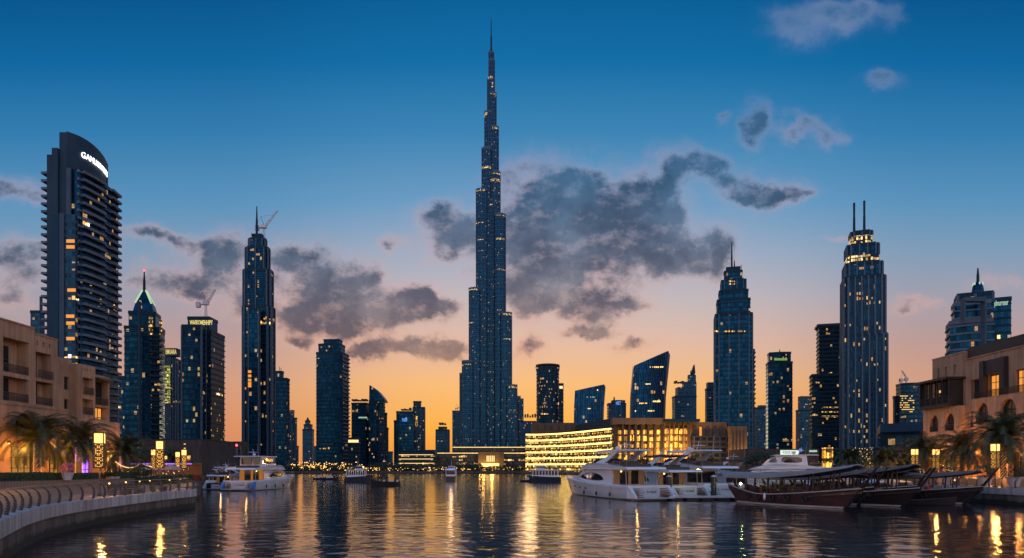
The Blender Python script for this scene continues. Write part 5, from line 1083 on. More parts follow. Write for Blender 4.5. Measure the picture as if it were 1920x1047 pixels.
# ------------------------------------------------------------------ lantern posts
def lantern_proto():
    t = thing('street_lamp', 'tallest nearest lantern post, pierced square lantern, behind the left railing', 'street lamp', grp_loc, 0, 'pierced lantern posts on the promenades')
    mb = MB(); mb.box(-.16, .16, -.16, .16, 0, .25); mb.tube((0, 0, 0), (0, 0, 2.4), .07, .06, 10); mb.build('pole', M['dsteel'], t)
    a_ = .36; mb = MB()
    for sx in (-1, 1):
        for sy in (-1, 1): mb.box(sx*a_-.035, sx*a_+.035, sy*a_-.035, sy*a_+.035, 2.36, 5.1)
    mb.box(-a_-.06, a_+.06, -a_-.06, a_+.06, 5.1, 5.18); mb.box(-a_-.05, a_+.05, -a_-.05, a_+.05, 2.28, 2.36); mb.box(-a_-.03, a_+.03, -a_-.03, a_+.03, 4.22, 4.29)
    mb.build('lantern_frame', M['grate'], t)
    mb = MB(); n_, m_ = 6, 16; pt = [[(i+j) % 3 == 0 or (i*j) % 4 == 3 for i in range(3)] for j in range(11)]
    for f in range(4):
        Mx = Matrix.Rotation(f*PI/2, 4, 'Z')
        for i in range(1, n_): q = -a_+2*a_*i/n_; mb.box(q-.022, q+.022, -a_-.012, -a_+.012, 2.36, 4.22, 0, Mx)
        for j in range(1, m_): z = 2.36+1.86*j/m_; mb.box(-a_, a_, -a_-.010, -a_+.010, z-.022, z+.022, 0, Mx)
        for i in range(n_):
            for j in range(m_):
                if pt[j % 11][min(i, n_-1-i)]: q = -a_+2*a_*i/n_; z = 2.36+1.86*j/m_; mb.box(q+.01, q+2*a_/n_-.01, -a_-.008, -a_+.008, z+.01, z+1.86/m_-.01, 0, Mx)
    mb.build('pierced_screen', M['grate'], t)
    mb = MB(); mb.box(-a_+.05, a_-.05, -a_+.05, a_-.05, 4.31, 5.07); mb.build('lantern_glass', G['lamp'], t)
    mb = MB(); mb.box(-a_+.07, a_-.07, -a_+.07, a_-.07, 2.40, 4.20); mb.build('light_core', G['lampbody'], t)
    plight(t, (0, 0, 2.15), 420, (1, .46, .12), .15)
    return t
grp_loc = (X(187, 55), 55, PZ); L0 = lantern_proto(); L0.rotation_euler = (0, 0, .28)
for px, D, lab in ((300, 71, 'lantern post second nearest on the left, left of the car park frame'), (289, 103, 'smaller lantern just left of the second nearest left lantern'), (345, 104, 'lantern post at the left yacht end of the promenade'), (333, 118, 'lantern left of the last left lantern, slightly shorter in view'),
        (310.5, 150, 'tiny lantern just right of the second nearest left lantern'), (353.5, 150, 'tiny lantern at the right tip of the left promenade'), (249.5, 165, 'left one of two tiny lanterns behind the third palm'), (261.5, 160, 'right one of two tiny lanterns behind the third palm'),
        (1866, 79, 'largest lantern on the right, left of the light wound palm'), (1823, 112, 'lantern right of the dark palm at the right hotel'), (1755, 101, 'lantern in front of the arched hotel corner'), (1715, 100, 'lantern left of the right hotel corner above the dhows'), (1661, 150, 'lantern behind the dhow canopies beside the blue screens'), (1628, 152, 'lantern under the golden lit tree behind the dhows')):
    o = dup(L0, (X(px, D), D, PZ if D != 112 else TZ), random.uniform(.1, .5), lab)
# ------------------------------------------------------------------ yachts
def lerp_prof(pr, x):
    for (a, b), (c, d) in zip(pr, pr[1:]):
        if a <= x <= c: return b+(d-b)*(x-a)/(c-a) if c > a else b
    return pr[-1][1] if x > pr[-1][0] else pr[0][1]
def extr(mb, prof, hw, mi=0, taper=None):
    """side outline extruded to both beams; hw(x,z) gives the half width"""
    A = [(x, -hw(x, z), z) for x, z in prof]; B = [(x, hw(x, z), z) for x, z in prof]; n = len(prof)
    mb.mesh(A+B, [tuple(range(n)), tuple(range(2*n-1, n-1, -1))]+[(i, i+n, (i+1) % n+n, (i+1) % n) for i in range(n)], mi)
def arcpts(pts, it=2):
    for _ in range(it):
        q = []
        for i in range(len(pts)):
            a, b = pts[i], pts[(i+1) % len(pts)]; q += [(a[0]*.8+b[0]*.2, a[1]*.8+b[1]*.2), (a[0]*.2+b[0]*.8, a[1]*.2+b[1]*.8)]
        pts = q
    return pts
def yacht(label, x, y, head, L, B, style='arch', hullm='white', lit=True, name=None, grp='white motor yachts moored in the marina', sc=1.0):
    """local x runs from the transom (0) to the bow (L), z from the waterline"""
    t = thing('motor_yacht', label, 'yacht', (x, y, 0), head, grp); k = L/24; zd = 1.95*k
    def hb(u): return B/2*(1-max(0, (u-.38)/.62)**2.5)
    def hw_(u): return B/2*.86*(1-max(0, (u-.22)/.78)**1.9)
    def sh(u): return zd+1.15*k*u**1.7
    mb = MB(); secs = []; n = 22
    for i in range(n+1):
        u_ = i/n; xd = u_*L; xw = u_*L*.915
        bd, bw, z = max(hb(u_), .03), max(hw_(u_), .015), sh(u_)
        half = [(xw, 0, -.7*k*(1-u_*.4)), (xw, bw*.9, -.25*k), (xw+(xd-xw)*.1, bw, .12*k), (xw+(xd-xw)*.45, bw+(bd-bw)*.6, z*.5), (xd, bd, z-.02), (xd, bd-.09 if bd > .2 else bd*.5, z+.10*k)]
        secs.append([(a, b_, c) for a, b_, c in half]+[(a, -b_, c) for a, b_, c in reversed(half[1:])])
    mb.loft(secs); mb.build('hull', M[hullm], t, smooth=True)
    for s_ in (1, -1):
        mb = MB()
        for i in range(n):
            q = []
            for u_ in (i/n, (i+1)/n):
                xw = u_*L*.915; bw = max(hw_(u_), .015); q.append((xw+.01, s_*(bw+.015), .02*k)); q.append((xw+(u_*L-xw)*.1+.01, s_*(bw+.02), .15*k))
            mb.face([q[0], q[2], q[3], q[1]])
        mb.build('boot_stripe', M['navy'], t)
    for s_ in (1, -1):
        mb = MB(); P = [(u_*L, s_*(max(hb(u_), .03)+.03), sh(u_)-.32*k) for u_ in [i/20 for i in range(1, 20)]]; mb.path(P, .035*k, 4)
        mb.build('rub_rail', M['offw'], t)
    for u_ in (.52, .62, .72):
        for s_ in (1, -1):
            mb = MB(); z = sh(u_)*.58; f = .5; xx = u_*L*.96; yy = s_*(hw_(u_)+(hb(u_)-hw_(u_))*.66+.03); mb.ell((xx, yy, z), (.32*k, .05, .13*k), 10, 5); mb.build('porthole', M['dglass'], t)
    # stern: platform, steps, quarter wings, name board
    mb = MB(); mb.box(-1.7*k, .05, -B*.42, B*.42, .28*k, .42*k); mb.build('swim_platform', M['offw'], t)
    for s_ in (1, -1):
        mb = MB(); a_, b_ = s_*B*.42, s_*B*.5
        mb.loft([[( .3, a_, zd+.12), (.3, b_, zd+.12), (.3, b_*.98, .3), (.3, a_, .3)], [(-.35*k, a_, zd*.85), (-.35*k, b_, zd*.85), (-.6*k, b_*.95, .3), (-.6*k, a_, .3)], [(-1.3*k, a_, .75*k), (-1.3*k, b_*.95, .75*k), (-1.5*k, b_*.9, .3), (-1.5*k, a_, .3)]])
        mb.build('quarter_wing', M['white'] if style != 'enclosed' else M['blue'], t)
    for s_ in (1, -1):
        mb = MB()
        for i in range(5): mb.box(-.25*k*(5-i), .02, s_*B*.31-.5*k, s_*B*.31+.42*k, .42*k+i*.29*k, .47*k+i*.29*k)
        mb.build('stern_stair', M['wood'], t)
    mb = MB(); mb.box(-.06, .0, -B*.19, B*.19, .5*k, 1.75*k); mb.build('transom_door', M['offw'], t)
    lettering('L. Srnball', .5*k, M['trim'], t, lambda a, b_, c: (-.075-c, B*.15-a, 1.0*k+b_), B*.3, .01)
    for s_ in (1, -1):
        mb = MB(); mb.path([(-.2, s_*B*.38, zd*.9), (-1.8, s_*B*.41, zd*.42), (-3.2, s_*B*.44, .55)], .02, 4); mb.build('mooring_line', M['canvas'], t)
        for u_ in (.18, .34, .5):
            mb = MB(); yy = s_*(hb(u_)+.17); mb.lathe([(.02, .35), (.14, .5), (.15, .95), (.02, 1.1)], 8, (u_*L*.97, yy)); mb.tube((u_*L*.97, yy, 1.1), (u_*L*.98, s_*(hb(u_)-.02), sh(u_)+.1), .012, .012, 3); mb.build('fender', M['navy'], t)
    # main saloon
    def hs(xx, z): return B/2*.80*(1-.62*max(0, (xx/k-9.5)/10)**1.8)*(1-.05*(z-zd)/(2.2*k))
    prof = [(5*k, zd), (18.6*k, zd+.55*k), (16.8*k, zd+1.25*k), (14.6*k, zd+2.05*k), (13.0*k, zd+2.3*k), (5*k, zd+2.3*k)]
    mb = MB(); P2 = []
    for (a, b_), (c, d_) in zip(prof, prof[1:]+prof[:1]):
        for i in range(4): P2.append((a+(c-a)*i/4, b_+(d_-b_)*i/4))
    extr(mb, P2, hs); mb.build('deckhouse', M['white'], t)
    mb = MB(); mb.box(.3, 5*k, -B*.40, B*.40, zd-.1, zd+.02); mb.build('cockpit_floor', M['wood'], t)
    for s_ in (1, -1):
        mb = MB(); ep = arcpts([(7.2*k, zd+.75*k), (9.5*k, zd+.62*k), (14.3*k, zd+.85*k), (15.6*k, zd+1.15*k), (13.2*k, zd+1.75*k), (10.4*k, zd+1.85*k), (8.4*k, zd+1.5*k)], 2); A = [(a, s_*(hs(a, b_)+.03), b_) for a, b_ in ep]; Bk = [(a, s_*(hs(a, b_)-.03), b_) for a, b_ in ep]
        mb.loft([A, Bk]); o = mb.build('side_window', M['dglass'], t)
        if lit:
            mb = MB(); mb.ell((11.2*k, s_*(hs(11.2*k, zd+1.2*k)+.045), zd+1.2*k), (.16*k, .02, .14*k), 8, 4); mb.ell((12.4*k, s_*(hs(12.4*k, zd+1.2*k)+.05), zd+1.2*k), (.2*k, .02, .16*k), 8, 4); mb.build('cabin_light', G['windowy'], o)
        mb = MB(); mb.loft([[(a, s_*(hs(a, b_)+.035), b_) for a, b_ in ((15.4*k, zd+1.5*k), (16.9*k, zd+.95*k), (17.5*k, zd+.75*k), (15.9*k, zd+1.3*k))], [(a, s_*(hs(a, b_)-.02), b_) for a, b_ in ((15.4*k, zd+1.5*k), (16.9*k, zd+.95*k), (17.5*k, zd+.75*k), (15.9*k, zd+1.3*k))]]); mb.build('side_window', M['dglass'], t)
    mb = MB(); xs = [(13.9, 2.27), (16.0, 1.62)]
    mb.loft([[(a*k+.08, -hs(a*k, 0)*.86, zd+b_*k+.05), (a*k+.08, hs(a*k, 0)*.86, zd+b_*k+.05), (a*k+.04, hs(a*k, 0)*.86, zd+b_*k), (a*k+.04, -hs(a*k, 0)*.86, zd+b_*k)] for a, b_ in xs]); mb.build('windscreen', M['dglass'], t)
    # aft saloon wall: lit curtains and dark doors
    w_ = B*.40; e = [-1, -.62, -.14, .06, .60, 1]; cu = G['amber'] if style == 'enclosed' else G['dimcurtain']; ms = [cu, M['dglass'], cu, M['dglass'], cu]
    for i in range(5):
        mb = MB(); mb.box(4.86*k, 4.98*k, w_*e[i]*.93+.01, w_*e[i+1]*.93-.01, zd+.05, zd+2.2*k); mb.build('saloon_door', ms[i] if lit else M['dglass'], t)
    # flybridge deck with coaming
    def hf(xx, z): return B/2*.93*(1-.55*max(0, (xx/k-9)/9)**2)
    prof = [(.5*k, zd+2.32*k), (13.2*k, zd+2.32*k), (15.2*k, zd+2.2*k), (13.9*k, zd+2.75*k), (11.6*k, zd+3.3*k), (7*k, zd+3.25*k), (3.2*k, zd+2.8*k), (.7*k, zd+2.62*k)]; P2 = []
    for (a, b_), (c, d_) in zip(prof, prof[1:]+prof[:1]):
        for i in range(4): P2.append((a+(c-a)*i/4, b_+(d_-b_)*i/4))
    mb = MB(); extr(mb, P2, hf); mb.build('flybridge', M['white'], t)
    for s_ in (1, -1):
        for xx in (1.3, 4.5): mb = MB(); mb.tube((xx*k, s_*B*.40, zd), (xx*k+.25*k, s_*B*.40, zd+2.33*k), .06*k, .06*k, 6); mb.build('deck_post', M['steel'], t)
    mb = MB(); mb.box(5.2*k, 7.2*k, -B*.30, B*.30, zd+3.0*k, zd+3.55*k); mb.build('lounge_seat', M['trim'], t); mb = MB(); mb.box(2.5*k, 4.2*k, -B*.3, B*.3, zd+2.75*k, zd+3.15*k); mb.build('lounge_seat', M['trim'], t)
    for s_ in (1, -1):
        mb = MB(); P = [(xx*k, s_*hf(xx*k, 0)*.96, zd+(3.45 if xx < 4 else 3.6)*k) for xx in (.9, 2.5, 4.2)]; mb.path(P, .03*k, 4)
        for p in P: mb.tube(p, (p[0], p[1], zd+2.6*k), .025*k, .025*k, 4)
        mb.build('aft_rail', M['steel'], t)
    if style == 'enclosed':
        def hc(xx, z): return B/2*.70*(1-.45*max(0, (xx/k-8)/5)**2)
        prof = [(4.6*k, zd+2.85*k), (12.6*k, zd+3.1*k), (11.4*k, zd+4.25*k), (10.2*k, zd+4.95*k), (4.9*k, zd+4.95*k)]; P2 = []
        for (a, b_), (c, d_) in zip(prof, prof[1:]+prof[:1]):
            for i in range(3): P2.append((a+(c-a)*i/3, b_+(d_-b_)*i/3))
        mb = MB(); extr(mb, P2, hc); mb.build('upper_house', M['white'], t)
        for s_ in (1, -1):
            for pts in ([(5.6, 3.55), (8.9, 3.55), (9.6, 4.0), (9.2, 4.7), (5.8, 4.65)], [(10.2, 3.6), (11.9, 3.65), (11.2, 4.3), (10.5, 4.65)]):
                ep = arcpts([(a*k, zd+b_*k) for a, b_ in pts], 2); mb = MB(); mb.loft([[(a, s_*(hc(a, b_)+.03), b_) for a, b_ in ep], [(a, s_*(hc(a, b_)-.03), b_) for a, b_ in ep]]); mb.build('upper_window', M['dglass'], t)
        for y0, y1 in ((-.55, -.2), (-.05, .58)):
            mb = MB(); mb.box(4.5*k, 4.58*k, B*.5*y0, B*.5*y1, zd+3.4*k, zd+4.7*k); mb.build('upper_window', M['dglass'], t)
        top = 4.95
        mb = MB(); extr(mb, [(2.6*k, zd+4.96*k), (11*k, zd+4.96*k), (10.6*k, zd+5.12*k), (3*k, zd+5.14*k)], lambda a, b_: B/2*.76); mb.build('hardtop', M['white'], t)
    else:
        top = 5.0
        mb = MB(); prof = arcpts([(2.8*k, zd+4.95*k), (9.6*k, zd+4.8*k), (10.8*k, zd+4.95*k), (9.4*k, zd+5.2*k), (3.2*k, zd+5.25*k)], 1); extr(mb, prof, lambda a, b_: B/2*.66); mb.build('hardtop', M['white' if style == 'arch' else 'trim'], t)
        for s_ in (1, -1):
            mb = MB(); y0, y1 = s_*B*.36, s_*B*.30
            mb.loft([[(7.4*k, y0+s_*.12*k, zd+3.2*k), (10.2*k, y0+s_*.12*k, zd+3.2*k), (10.2*k, y0-s_*.12*k, zd+3.2*k), (7.4*k, y0-s_*.12*k, zd+3.2*k)], [(5.6*k, y1+s_*.1*k, zd+4.3*k), (7.1*k, y1+s_*.1*k, zd+4.3*k), (7.1*k, y1-s_*.1*k, zd+4.3*k), (5.6*k, y1-s_*.1*k, zd+4.3*k)], [(4.2*k, y1+s_*.1*k, zd+4.98*k), (5.6*k, y1+s_*.1*k, zd+4.98*k), (5.6*k, y1-s_*.1*k, zd+4.98*k), (4.2*k, y1-s_*.1*k, zd+4.98*k)]]); mb.build('radar_arch', M['white'], t)
            mb = MB(); mb.tube((10.6*k, s_*B*.30, zd+3.2*k), (9.2*k, s_*B*.29, zd+4.9*k), .06*k, .06*k, 5); mb.build('strut', M['steel'], t)
        mb = MB(); mb.loft([[(11.4*k, -B*.34, zd+3.25*k), (11.4*k, B*.34, zd+3.25*k), (11.3*k, B*.34, zd+3.25*k), (11.3*k, -B*.34, zd+3.25*k)], [(10.3*k, -B*.31, zd+3.95*k), (10.3*k, B*.31, zd+3.95*k), (10.22*k, B*.31, zd+3.95*k), (10.22*k, -B*.31, zd+3.95*k)]]); mb.build('flybridge_windscreen', M['dglass'], t)
    mb = MB(); mb.tube((6*k, 0, zd+5.1*k), (5.4*k, 0, zd+6.6*k), .09*k, .05*k, 6); mb.box(5.0*k, 6.0*k, -.7*k, .7*k, zd+5.9*k, zd+6.0*k); mb.build('mast', M['offw'], t)
    mb = MB(); mb.ell((6.9*k, .5*k, zd+5.5*k), (.32*k, .32*k, .32*k), 10, 6); mb.build('radar_dome', M['white'], t)
    for s_, l in ((-.5, 2.6), (.55, 2.2)): mb = MB(); mb.tube((4.4*k, s_*B*.5, zd+5.1*k), (4.0*k, s_*B*.5, zd+(5.1+l)*k), .02*k, .012*k, 4); mb.build('aerial', M['offw'], t)
    for s_ in (1, -1):
        mb = MB(); P = [(u_*L, s_*(max(hb(u_)-.12, .05)), sh(u_)+.75*k) for u_ in [.56+i*.44/9 for i in range(10)]]; mb.path(P, .022*k, 4)
        for p in P: mb.tube(p, (p[0], p[1], p[2]-.72*k), .016*k, .016*k, 4)
        mb.build('bow_rail', M['steel'], t)
    if lit: plight(t, (2.8*k, 0, zd+2.0*k), 34, (1, .55, .18), .1, 'cockpit_lamp', .3)
    return t
A90 = PI/2
def heading(a, b): return math.atan2(b[1]-a[1], b[0]-a[0])
ya = yacht('large white yacht with an enclosed upper cabin and amber saloon moored at the left', -49.2, 123, heading((-49.2, 123), (-46.4, 143)), 21.5, 6.3, 'enclosed')
mb = MB(); mb.tube((2.2, 1.6, 6.2), (2.0, 1.6, 8.3), .04, .04, 5); o = mb.build('ensign_staff', M['steel'], ya)
mb = MB(); mb.ell((2.0, 1.6, 8.3), (.20, .20, .20), 8, 6); mb.build('red_lamp', G['red'], o)
y1 = yacht('nearest white yacht of the right row with its bow towards the glowing mall', 17.4, 86.5, heading((17.4, 86.5), (9.4, 109)), 25.5, 6.2, 'arch'); y1.scale.z = .86
y2 = yacht('second white yacht of the right row behind the nearest one', 24.0, 93, heading((24.0, 93), (17, 115)), 22, 5.6, 'dark'); y2.scale.z = .9
y3 = yacht('third white yacht of the right row with a big swept arch, beside the dock light', 29.8, 96, heading((29.8, 96), (21.5, 121)), 27, 6.4, 'arch', lit=False); y3.scale.z = .84
yacht('broadside white yacht behind the first dhow, below the billboard', 57, 122, heading((57, 122), (38, 126)), 22, 5.6, 'enclosed')
yacht('smaller white yacht with a dark hull left of the large left yacht', -55.6, 128, heading((-55.6, 128), (-53, 145)), 14.5, 4.4, 'arch', 'navy')
yacht('small white cruiser farther back between the left promenade and the left yachts', -64, 148, heading((-64, 148), (-60, 165)), 14, 4.4, 'dark')
yacht('small white cruiser deep in the left marina under the car park frame', -72.5, 166, heading((-72.5, 166), (-71, 181)), 13, 4.2, 'arch', lit=False)
# ------------------------------------------------------------------ wooden dhows
def dhow(label, bx, by, sx, sy, B=4.2, roof=(3.45, 4.25), hm='hull', k=1.0, grp='wooden dhows moored on the right'):
    """local x from the stern (0) to the stem foot (L); the stem rakes far forward"""
    L = math.hypot(bx-sx, by-sy); t = thing('dhow', label, 'boat', (sx, sy, 0), heading((sx, sy), (bx, by)), grp)
    def hb(u): return B/2*(1-max(0, (u-.45)/.55)**2.2)*(.62+.38*min(1, u/.3))
    def hw_(u): return B/2*.86*(1-max(0, (u-.35)/.65)**1.8)*(.45+.55*min(1, u/.35))
    def sh(u): return (1.3+.95*max(0, (.35-u)/.35)**1.7+.85*max(0, (u-.4)/.6)**1.7)*k
    mb = MB(); secs = []; n = 20; rk = 2.3*k
    for i in range(n+1):
        u_ = i/n; xw = u_*L; ext = rk*max(0, (u_-.5)/.5)**2-1.2*k*max(0, (.25-u_)/.25)**1.5; bd, bw, z = max(hb(u_), .06), max(hw_(u_), .05), sh(u_)
        half = [(xw, 0, -.6), (xw, bw, .0), (xw+ext*.12, bw*1.02, .22), (xw+ext*.5, bw+(bd-bw)*.7, z*.55), (xw+ext, bd, z), (xw+ext, max(bd-.12, .02), z), (xw+ext, max(bd-.14, .015), z-.55*k)]
        secs.append(half+[(a, -b_, c) for a, b_, c in reversed(half[1:])])
    mb.loft(secs); mb.build('hull', M[hm], t, smooth=True)
    for s_ in (1, -1):
        mb = MB(); m2 = MB(); P = []; Q = []
        for i in range(n+1):
            u_ = i/n; ext = rk*max(0, (u_-.5)/.5)**2-1.2*k*max(0, (.25-u_)/.25)**1.5; P.append((u_*L+ext, s_*(max(hb(u_), .06)+.03), sh(u_)-.08)); bw = max(hw_(u_), .05)
            Q.append([(u_*L+ext*.01, s_*(bw+.02), .03), (u_*L+ext*.10, s_*(bw*1.02+.025), .2)])
        mb.path(P, .055, 4)
        for a, b_ in zip(Q, Q[1:]): m2.face([a[0], b_[0], b_[1], a[1]])
        mb.build('gunwale', M['cream'], t); m2.build('waterline_stripe', M['cream'], t)
    mb = MB(); mb.tube((L-.1, 0, -.3), (L+rk*1.0, 0, sh(1)+.1), .17, .15, 6); mb.tube((L+rk, 0, sh(1)), (L+rk*1.55+.3, 0, sh(1)+1.95*k), .15, .09, 6); mb.build('stem_post', M['hulld'], t)
    mb = MB(); mb.tube((-.7*k, 0, .0), (-1.5*k, 0, sh(0)+.05), .15, .13, 6); mb.tube((-1.5*k, 0, sh(0)), (-2.6*k, 0, sh(0)+1.15), .13, .08, 6); mb.build('stern_post', M['hulld'], t)
    # canopy roof on posts
    r0, r1 = roof; secs = []
    for i in range(11):
        u_ = i/10; xx = -1.6+u_*(L+rk*.75+1.6); vd = .34*(1-u_**4)+.13; z = (r0+(r1-r0)*u_**1.5-.25*math.sin(PI*u_))*1.0; ww = B*.5*(1-.55*max(0, (u_-.55)/.45)**1.6)*(.85+.15*min(1, u_*4))
        secs.append([(xx, -ww, z-vd), (xx, -ww, z-.12), (xx, -ww*.5, z+.12), (xx, 0, z+.2), (xx, ww*.5, z+.12), (xx, ww, z-.12), (xx, ww, z-vd), (xx, ww-.04, z-vd), (xx, ww*.5, z+.02), (xx, 0, z+.1), (xx, -ww*.5, z+.02), (xx, -ww+.04, z-vd)])
    mb = MB(); mb.loft(secs); mb.build('canopy', M['canvas' if hm == 'hull' else 'canvasg'], t)
    for s_ in (1, -1): mb = MB(); mb.path([(s[6][0], s_*(s[6][1]-.06), s[6][2]+.02) for s in secs], .06, 4); mb.build('canopy_beam', M['wood'], t)
    for i in range(8):
        for s_ in (1, -1):
            u_ = .03+i*.13; xx = u_*L; f = (xx+1.6)/(L+rk*.75+1.6); z = r0+(r1-r0)*f**1.5-.25*math.sin(PI*f); yb = s_*(hb(u_)-.12)
            mb = MB(); mb.tube((xx, yb, sh(u_)-.5), (xx+.15, s_*min(abs(yb), B*.46), z-.1), .085, .075, 6); mb.build('canopy_post', M['wood'], t)
    mb = MB(); mb.box(L*.12, L*.8, -B*.32, B*.32, .9*k, 1.05*k); mb.build('deck', M['wood'], t)
    for s_ in (1, -1):
        for i in range(7): mb = MB(); q = L*(.15+.09*i); mb.box(q, q+.45, s_*B*.28-.22, s_*B*.28+.22, 1.06*k, 1.5*k); mb.box(q-.06, q-.005, s_*B*.28-.22, s_*B*.28+.22, 1.06*k, 2.05*k); mb.build('seat', M['wood'], t)
    for s_ in (1, -1):
        mb = MB()
        for i in range(26): u_ = .1+.7*i/25; mb.tube((u_*L, s_*(hb(u_)-.06), sh(u_)), (u_*L, s_*(hb(u_)-.06), sh(u_)+.55), .022, .022, 4)
        mb.path([((.1+.07*i)*L, s_*(hb(.1+.07*i)-.06), sh(.1+.07*i)+.55) for i in range(11)], .035, 4)
        mb.build('bulwark_rail', M['wood'], t)
    rn = random.Random(int(sx*10))
    for i in range(12):
        mb = MB(); q = L*rn.uniform(.1, .85); yy = rn.uniform(-.3, .3)*B; s0 = rn.uniform(.15, .35); hh = rn.uniform(.3, .9); mb.box(q, q+s0*1.6, yy-s0, yy+s0, 1.06*k, 1.06*k+hh); mb.build('deck_gear', M[rn.choice(['trim', 'canvasd', 'red', 'offw', 'wood', 'canvas'])], t)
    for i in range(5):
        mb = MB(); u_ = .2+.14*i
        for j in range(12): a0, a1 = 2*PI*j/12, 2*PI*(j+1)/12; yy = -hb(u_)*.96-.10; mb.tube((u_*L+.3*math.cos(a0), yy, .85+.3*math.sin(a0)), (u_*L+.3*math.cos(a1), yy, .85+.3*math.sin(a1)), .09, .09, 5)
        mb.build('tyre_fender', M['black'], t)
    mb = MB(); mb.path([(L+rk*1.3, 0, sh(1)+1.2*k), (L*.8, 0, 4.0), (L*.3, 0, 3.9), (-2.2*k, 0, sh(0)+.9)], .018, 4); mb.build('rigging_rope', M['canvas'], t)
    mb = MB(); mb.ell((L*.42, -hb(.42)-.16, .95), (.15, .15, .42), 8, 6); mb.build('fender', M['white'], t)
    return t
dhow('nearest brown dhow with a grey canopy, low at the right of the yachts', 32.9, 67.8, 27.6, 81.5)
dhow('second dhow, dark hulled, right of the nearest one', 40.4, 71, 35.5, 84, hm='hulld', roof=(3.5, 4.3))
dhow('third dhow with a long pale canopy, closest to the right quay', 50.4, 76.5, 44.5, 89, hm='hulld', roof=(3.35, 3.65))
dhow('small dhow squeezed between the nearest and second dhows', 37.6, 74.5, 33.0, 86.5, 3.6, roof=(3.2, 3.7), hm='hulld')
dhow('rear dhow mostly hidden between the second and third dhows', 45.5, 80, 40.6, 93, 4.2, roof=(3.4, 3.8), hm='hulld')
def skiff(label, x, y, head, L, B, hm='hulld', cabin=False, cat='boat', name='rowing_boat', grp=None):
    t = thing(name, label, cat, (x, y, 0), head, grp); mb = MB(); secs = []; n = 12
    for i in range(n+1):
        u_ = i/n; b_ = B/2*(1-max(0, (u_-.4)/.6)**2.2)*(.75+.25*min(1, u_*4)); z = .55+.45*u_**2; b_ = max(b_, .04)
        half = [(u_*L, 0, -.25), (u_*L, b_*.8, .05), (u_*L+.15*u_, b_, z), (u_*L+.15*u_, b_*.9, z), (u_*L, b_*.8, z*.4)]; secs.append(half+[(a, -c, d) for a, c, d in reversed(half[1:])])
    mb.loft(secs); mb.build('hull', M[hm], t); mb = MB()
    for f in (.25, .5, .7): mb.box(L*f, L*f+.3, -B*.36, B*.36, .45, .52)
    mb.build('thwart', M['wood'], t); mb = MB(); mb.box(-.25, .05, -.18, .18, .1, 1.0); mb.build('outboard_motor', M['black'], t)
    if cabin: mb = MB(); extr(mb, [(L*.3, .5), (L*.72, .6), (L*.62, 1.5), (L*.34, 1.6)], lambda a, b_: B*.34); mb.build('cabin', M['offw'], t)
    return t
skiff('small low tender between the rear dhow and the quay', 43.2, 75.5, heading((43, 75), (47, 73.5)), 5, 1.8, 'hulld')
skiff('tiny dark boat left of the two far ones on open water', X(588, 250), 250, .1, 4.6, 1.9, 'black', True)
skiff('tiny dark boat with a low cabin right of another tiny one', X(602, 245), 245, .05, 6, 2.0, 'black', True)
skiff('dark little launch beside the far ferry bow', X(976, 200), 205, .12, 5.5, 2.0, 'black', True)
def ferry(label, x, y, head, L, B, hm='navy', decks=2, lit=True, posts=True):
    t = thing('ferry', label, 'ferry', (x, y, 0), head); mb = MB(); secs = []; n = 14
    for i in range(n+1):
        u_ = i/n; b_ = max(B/2*(1-max(0, (u_-.6)/.4)**2.4)*(.85+.15*min(1, u_*6)), .05); z = 1.5+.6*u_**2
        half = [(u_*L*.96, 0, -.4), (u_*L*.96, b_*.85, 0), (u_*L, b_, z), (u_*L, b_*.94, z)]; secs.append(half+[(a, -c, d) for a, c, d in reversed(half[1:])])
    mb.loft(secs); mb.build('hull', M[hm], t)
    mb = MB(); mb.box(L*.08, L*.80, -B*.41, B*.41, 1.5, 2.1); mb.box(L*.06, L*.84, -B*.46, B*.46, 3.5, 3.68)
    for i in range(9):
        for s_ in (1, -1): mb.box(L*(.08+.087*i), L*(.08+.087*i)+.22, s_*B*.41-.06, s_*B*.41+.06, 2.1, 3.5)
    mb.build('deckhouse', M['white'], t)
    mb = MB(); mb.box(L*.10, L*.78, -B*.38, B*.38, 2.1, 3.45); mb.build('cabin_glass', M['dglass'], t)
    mb = MB(); mb.box(L*.45, L*.7, -B*.28, B*.28, 3.68, 4.9); mb.build('wheelhouse', M['offw'], t)
    mb = MB(); mb.box(L*.445, L*.705, -B*.29, B*.29, 4.15, 4.65); mb.build('wheelhouse_window', M['dglass'], t)
    mb = MB(); mb.tube((L*.5, 0, 4.9), (L*.5, 0, 6.6), .06, .04, 5); mb.build('mast', M['offw'], t)
    mb = MB()
    for s_ in (1, -1):
        mb.path([(L*(.06+.039*i), s_*B*.45, 4.55) for i in range(11)], .03, 4)
        for i in range(11): mb.tube((L*(.06+.039*i), s_*B*.45, 3.68), (L*(.06+.039*i), s_*B*.45, 4.55), .025, .025, 4)
    mb.build('deck_rail', M['steel'], t)
    if lit:
        for i in range(4):
            mb = MB(); mb.ell((L*(.2+.16*i), -B*.41-.02, 3.3), (.12, .05, .08), 6, 4); mb.build('cabin_light', G['gold'], t)
    return t
ferry('dark hulled ferry with a white upper works on the open water', X(650, 205), 203, .08, 7.6, 3.6)
ferry('bigger white topped ferry moored in front of the glowing mall', X(1052, 205), 204, PI-.15, 10.6, 4.4, 'navy')
ft = ferry('small boxy tour boat seen end on with blue lights, below the tallest tower', X(846, 225), 222, A90, 8, 3.7, 'navy', lit=False)
mb = MB(); mb.box(0.3, .4, -1.6, 1.6, 3.72, 3.85); mb.build('light_strip', G['blueled'], ft)
